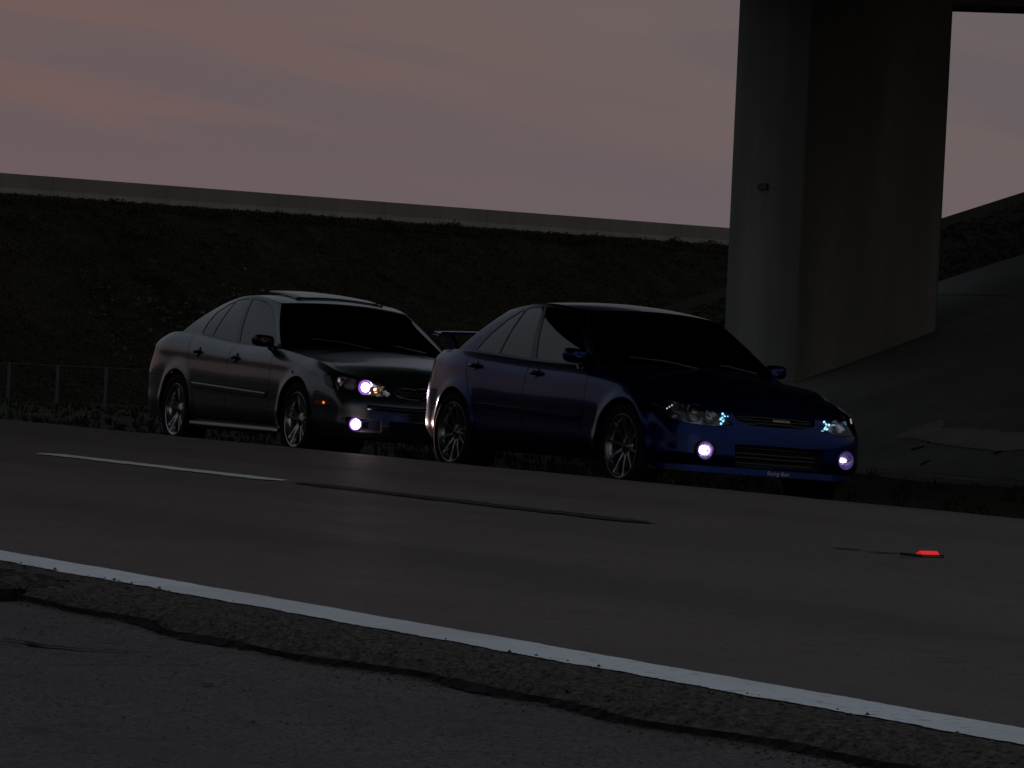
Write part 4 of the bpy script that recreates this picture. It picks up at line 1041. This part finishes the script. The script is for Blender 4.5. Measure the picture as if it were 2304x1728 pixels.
BLUE = dict(name='blue_sedan', paint=M['paint_blue'], front_cols=FC, rear_cols=RCB, side_x=[1.305, .78, 0, -.8, -1.45], side_w=[1, 1, 1, 1, .982],
    rows=[(0, .79, 2.025, -2.09), (.09, .83, 2.07, -2.145), (.33, .848, 2.09, -2.18), (.58, .852, 2.07, -2.175), (.80, .838, 2.01, -2.145), (.94, .808, 1.94, -2.12), (1.0, .772, 1.885, -2.085)],
    zb=[.185]*5+[.20, .205, .205, .205, .21]+[.22]*5,
    zt=[.645, .65, .662, .692, .735, .785, .845, .870, .905, .935, .935, .925, .925, .925, .925],
    axles=(1.305, -1.305), zw=.305, ra=.345, flare=.017, halfw=.84, cowl=(1.03, 0, .888), rcowl=(-1.63, 0, .968),
    hood_c=[(1.74, .722), (1.42, .805)], deck_c=[(-1.95, .966), (-1.80, .972)],
    roof_side=[(.15, .57, 1.262), (-.20, .60, 1.306), (-.60, .592, 1.303), (-1.04, .56, 1.256)], head=(.29, 0, 1.296), rhead=(-1.14, 0, 1.294), roof_c=[(-.10, 1.343), (-.55, 1.346)],
    openings=[('lower_intake', lambda V, A: sdpoly(V[:, 1], V[:, 2], [(-.5, .235), (.33, .235), (.35, .365), (-.5, .37)])-.015+np.where(V[:, 0] < 1.5, 9, 0), .07, M['void']),
              ('fog_recess', c_fog, .06, M['void']),
              ('grille', lambda V, A: sdpoly(V[:, 1], V[:, 2], [(-.5, .518), (.20, .522), (.31, .548), (.33, .585), (-.5, .588)])-.008+np.where(V[:, 0] < 1.5, 9, 0), .05, M['void'])],
    headlight=lambda V, A: sdpoly(A[:, 0]*.17, V[:, 2], [(1.0*.17, .515), (1.5*.17, .495), (2.2*.17, .505), (3.2*.17, .535), (4.0*.17, .590), (4.05*.17, .645), (3.4*.17, .657), (2.4*.17, .632), (1.45*.17, .59)])-.006+np.where(V[:, 0] < 1.3, 9, 0),
    taillight=lambda V, A: sdpoly(A[:, 0]*.17, V[:, 2], [(10.3*.17, .69), (12.6*.17, .67), (12.6*.17, .83), (10.6*.17, .85)])-.006+np.where(V[:, 0] > -1.6, 9, 0),
    door_f=[(.70, .27), (.74, .60), (.70, 1.2), (-.20, 1.2), (-.20, .27)], door_r=[(-.20, .27), (-.20, 1.2), (-1.30, 1.2), (-1.14, .78), (-.98, .5), (-.95, .27)],
    handle_f=(-.04, .782), handle_r=(-.99, .814), handle_mat=M['paint_blue'], bump=(1.655, lambda V: np.where(V[:, 0] > 1.72, 9, .58), -1.70, .62), sill_z=.262, mould=(.70, -.93, .50),
    hood_f=lambda V, A: np.maximum(V[:, 1]-.70+.035*(V[:, 0]-1.0), .96-.3*V[:, 1]**2-V[:, 0]+.02), deck_f=lambda V, A: np.maximum(V[:, 1]-.66, V[:, 0]+1.67),
    dlo=[(1.045, .04), (1.05, .55), (1.085, .84), (1.20, .92), (1.62, .93), (1.76, .87), (1.825, .70), (1.855, .40), (1.865, .05)], ws=(.985, .975, .97), splits=(1.425, 1.465, 1.69, 1.702),
    mirror=(.56, .835, .925), lamp=blue_lamp, extras=blue_extras, track=.745, rw=.305, rim=.222, tw=.205, wstyle='ten', wmat=M['alloy_dark'], wrot=(8, 31))
build_car(BLUE, (-28.589, 15.583, -.2815), (-.031, 0, R(1.0)), 'dark blue sedan with rear spoiler wing and glowing violet fog lights on the verge')

# ---------------------------------------------------------------- grey saloon
def grey_lamp(hs, fp, s_):
    c, n = fp(s_*.60, .625); o = lamp_bowl('projector', hs, c+Vector((-.03, 0, 0)), (1, s_*.05, 0), .062, .045, mat_r=M['reflector'])
    MB().lathe([(.001, .020), (.018, .017), (.033, .008), (.040, -.004)], 'x', 20, c=(c.x-.035, c.y, c.z)).build('projector_lens', M['hid'], o, True)
    MB().lathe([(.036, .004), (.046, -.002), (.052, -.012)], 'x', 28, c=(c.x-.034, c.y, c.z)).build('added_glow_ring', M['violet_glow'], o, True)
    spot(o, (c.x-.005, c.y, c.z), (1, 0, -.05), 22, R(80), (.95, .78, .9))
    c, n = fp(s_*.50, .61); lamp_bowl('reflector', hs, c+Vector((-.035, 0, 0)), (1, 0, 0), .058, .05, M['warm_bulb'], .008, mat_r=M['warmref'])
    c2, n = fp(s_*.45, .605)
    for k, (dy, dz) in enumerate(((.0, .03), (.015, .0), (-.02, -.01), (-.05, -.025), (.03, -.03))):
        MB().lathe([(.001, .012), (.010, .008), (.016, 0)], 'x', 7, c=(c2.x-.03, c2.y+s_*dy, c2.z+dz)).build('facet', M['warmref'], hs)
    c, n = fp(s_*.77, .655); lamp_bowl('indicator', hs, c+Vector((-.05, 0, 0)), (.7, s_*.7, 0), .035, .03, mat_r=M['reflector'])
def grey_extras(car, fp, sp):
    for s_ in (1, -1):
        c, n = fp(s_*.70, .318); fl = lamp_bowl('fog_light', car, c+Vector((-.012, 0, 0)), (1, s_*.05, 0), .052, .03, mat_r=M['reflector'])
        MB().lathe([(.001, .036), (.020, .032), (.034, .018), (.040, -.002), (.042, -.012)], 'x', 20, c=(c.x-.01, c.y, c.z)).build('lamp', M['hid_fog'], fl, True)
        MB().lathe([(.040, .004), (.049, -.001), (.053, -.010)], 'x', 28, c=(c.x-.009, c.y, c.z)).build('added_glow_ring', M['violet_glow'], fl, True)
        spot(fl, (c.x+.03, c.y, c.z), (1, -.30, -.22), 26, R(110), (1, .62, .42))
        MB().box(c.x-.045, c.x-.01, min(c.y-s_*.05, c.y-s_*.16), max(c.y-s_*.05, c.y-s_*.16), .285, .350).build('fog_surround', M['warmref'], fl, bevel=.006)
        # side marker in the bumper corner
        mk = [sp(x, .473, s_)+Vector((0, s_*.004, 0)) for x in (1.74, 1.80, 1.86, 1.92)]
        V = [(q.x, q.y, z) for q in mk for z in (.460, .488)]
        MB().add(V, [(2*i, 2*i+2, 2*i+3, 2*i+1) for i in range(3)]).build('side_marker', M['amber'], car)
        q = mk[-1]; MB().lathe([(.001, .010), (.008, .006), (.011, 0)], 'x', 10, c=(q.x-.02, q.y+s_*.002, .474)).build('marker_bulb', M['amber_on'], car, True)
        q = sp(1.22, .712, s_); MB().lathe([(.001, .008), (.012, .006), (.016, 0)], 'y', 14).xform(Matrix.Translation((q.x, q.y, q.z)) @ Matrix.Diagonal((1, s_, 1, 1))).build('indicator_repeater', M['trim'], car, True)
    # grille surround chrome: centre and two ears
    def ring(poly, name):
        pts = []
        for a, b in zip(poly, poly[1:]+poly[:1]):
            for k in range(5): y, z = a[0]+(b[0]-a[0])*k/5, a[1]+(b[1]-a[1])*k/5; pts.append(fp(y, z)[0]+Vector((.004, 0, 0)))
        pts.append(pts[0]); MB().tube(pts, .006, 6, False).build(name, M['bezel'], car, True)
    ring([(-.13, .53), (.13, .53), (.15, .645), (-.15, .645)], 'grille_surround')
    for s_ in (1, -1): ring([(s_*.16, .543), (s_*.33, .56), (s_*.37, .60), (s_*.30, .637), (s_*.17, .633)], 'grille_surround')
    for k in range(3): MB().tube([fp(y, .555+.025*k)[0]+Vector((-.02, 0, 0)) for y in np.linspace(-.33, .33, 13)], .005, 6).build('grille_bar', M['trim'], car)
    MB().tube([fp(y, .462)[0]+Vector((.004, 0, 0)) for y in np.linspace(-.62, .62, 21)], .022, 8).build('bumper_strip', M['trim'], car, True)
    # sunroof panel tilted up over the roof
    sr = empty('sunroof', (0, 0, 0), car); V = []; F = []
    for i, x in enumerate(np.linspace(.12, -.52, 9)):
        t = i/8; z = 1.366+.062*t
        for y in np.linspace(-.40, .40, 9): V.append((x, y, z-.022*(y/.4)**2+.012*math.sin(math.pi*t)))
    for i in range(8):
        for j in range(8): F.append((i*9+j, i*9+j+1, (i+1)*9+j+1, (i+1)*9+j))
    o = MB().add(V, F).build('sunroof_panel', M['paint_grey'], sr, True); md = o.modifiers.new('solid', 'SOLIDIFY'); md.thickness = .014; md.offset = -1
    MB().box(-.50, .08, -.37, .37, 1.345, 1.362).build('sunroof_frame', M['trim'], sr)
    MB().tube([(-2.1, -.52, .25), (-2.36, -.52, .25)], .035, 16).build('exhaust_tip', M['chrome'], car, True)
    # lower side skirts
    for s_ in (1, -1):
        V = []; F = []
        for x in np.linspace(.98, -.98, 30):
            q = sp(x, .25, s_); V += [(x, q.y-s_*.02, .245), (x, q.y+s_*.020, .225), (x, q.y+s_*.026, .185), (x, q.y-s_*.03, .172)]
        for i in range(29):
            for k in range(3): F.append((i*4+k, i*4+k+1, (i+1)*4+k+1, (i+1)*4+k))
        MB().add(V, F).build('side_skirt', M['paint_grey'], car, True)
    MB().box(2.265, 2.275, -.26, .26, .375, .44).build('plate_holder', M['trim'], car)
def c_fog2(V, A): return sdpoly(V[:, 1], V[:, 2], [(.50, .27), (.755, .265), (.765, .365), (.50, .355)])-.01+np.where(V[:, 0] < 1.2, 9, 0)
GREY = dict(name='grey_sedan', paint=M['paint_grey'], front_cols=[(0, 0), (.45, .02), (.75, .07), (.925, .175), (.985, .37)], rear_cols=RC, side_x=[1.3375, .76, 0, -.85, -1.50], side_w=[1, 1, 1, 1, .995],
    rows=[(0, .80, 2.19, -2.26), (.09, .845, 2.245, -2.33), (.33, .872, 2.27, -2.37), (.58, .880, 2.255, -2.365), (.80, .866, 2.19, -2.32), (.94, .832, 2.11, -2.28), (1.0, .79, 2.05, -2.24)],
    zb=[.19]*5+[.20, .205, .205, .205, .21]+[.23]*5,
    zt=[.69, .693, .705, .738, .788, .838, .893, .914, .965, 1.005, .985, .957, .952, .955, .955],
    axles=(1.3375, -1.3375), zw=.315, ra=.362, flare=.016, halfw=.868, cowl=(1.04, 0, .945), rcowl=(-1.73, 0, 1.035),
    hood_c=[(1.88, .772), (1.5, .860)], deck_c=[(-2.08, 1.005), (-1.90, 1.028)],
    roof_side=[(.20, .58, 1.292), (-.15, .61, 1.342), (-.62, .602, 1.338), (-1.12, .568, 1.272)], head=(.34, 0, 1.322), rhead=(-1.26, 0, 1.308), roof_c=[(-.05, 1.376), (-.60, 1.376)],
    openings=[('lower_intake', lambda V, A: sdpoly(V[:, 1], V[:, 2], [(-.5, .245), (.40, .245), (.42, .345), (-.5, .35)])-.015+np.where(V[:, 0] < 1.5, 9, 0), .06, M['void']),
              ('fog_recess', c_fog2, .05, M['void']),
              ('grille', lambda V, A: np.minimum(sdpoly(V[:, 1], V[:, 2], [(-.5, .535), (.125, .535), (.145, .64), (-.5, .64)]), sdpoly(V[:, 1], V[:, 2], [(.165, .548), (.32, .565), (.36, .60), (.30, .632), (.175, .628)]))+np.where(V[:, 0] < 1.5, 9, 0), .04, M['void'])],
    headlight=lambda V, A: sdpoly(A[:, 0]*.17, V[:, 2], [(1.02*.17, .565), (1.5*.17, .562), (2.6*.17, .575), (3.4*.17, .60), (3.9*.17, .635), (3.9*.17, .695), (3.3*.17, .705), (2.2*.17, .682), (1.4*.17, .638)])-.006+np.where(V[:, 0] < 1.3, 9, 0),
    taillight=lambda V, A: sdpoly(A[:, 0]*.17, V[:, 2], [(10.2*.17, .80), (11.0*.17, .67), (12.4*.17, .65), (12.4*.17, .88), (10.6*.17, .905)])-.006+np.where(V[:, 0] > -1.6, 9, 0),
    door_f=[(.72, .27), (.75, .60), (.70, 1.2), (-.20, 1.2), (-.20, .27)], door_r=[(-.20, .27), (-.20, 1.2), (-1.30, 1.2), (-1.12, .82), (-1.02, .5), (-.98, .27)],
    handle_f=(-.03, .794), handle_r=(-.89, .832), handle_mat=M['trim'], bump=(1.705, lambda V: np.where(V[:, 0] > 1.80, 9, .56), -1.76, .62), sill_z=.262, mould=(.70, -.95, .52),
    hood_f=lambda V, A: np.maximum(V[:, 1]-.72+.035*(V[:, 0]-1.0), .98-.3*V[:, 1]**2-V[:, 0]+.02), deck_f=lambda V, A: np.maximum(V[:, 1]-.68, V[:, 0]+1.77),
    dlo=[(1.05, .04), (1.055, .5), (1.10, .80), (1.21, .90), (1.48, .93), (1.68, .92), (1.80, .85), (1.85, .66), (1.83, .36), (1.80, .06)], ws=(.985, .975, .97), splits=(1.41, 1.45, 1.69, 1.70),
    mirror=(.62, .90, .955), mirror_mat=M['trim'], mould_top=.007, round_handle=True, crease=(.80, .05, .006), lamp=grey_lamp, extras=grey_extras, track=.765, rw=.317, rim=.222, tw=.225, wstyle='pair5', wmat=M['alloy_silver'], wrot=(92, 88))
build_car(GREY, (-34.528, 15.802, -.3065), (-.031, 0, R(-0.8)), 'silver grey sedan with open sunroof and bright headlights parked behind the blue car')
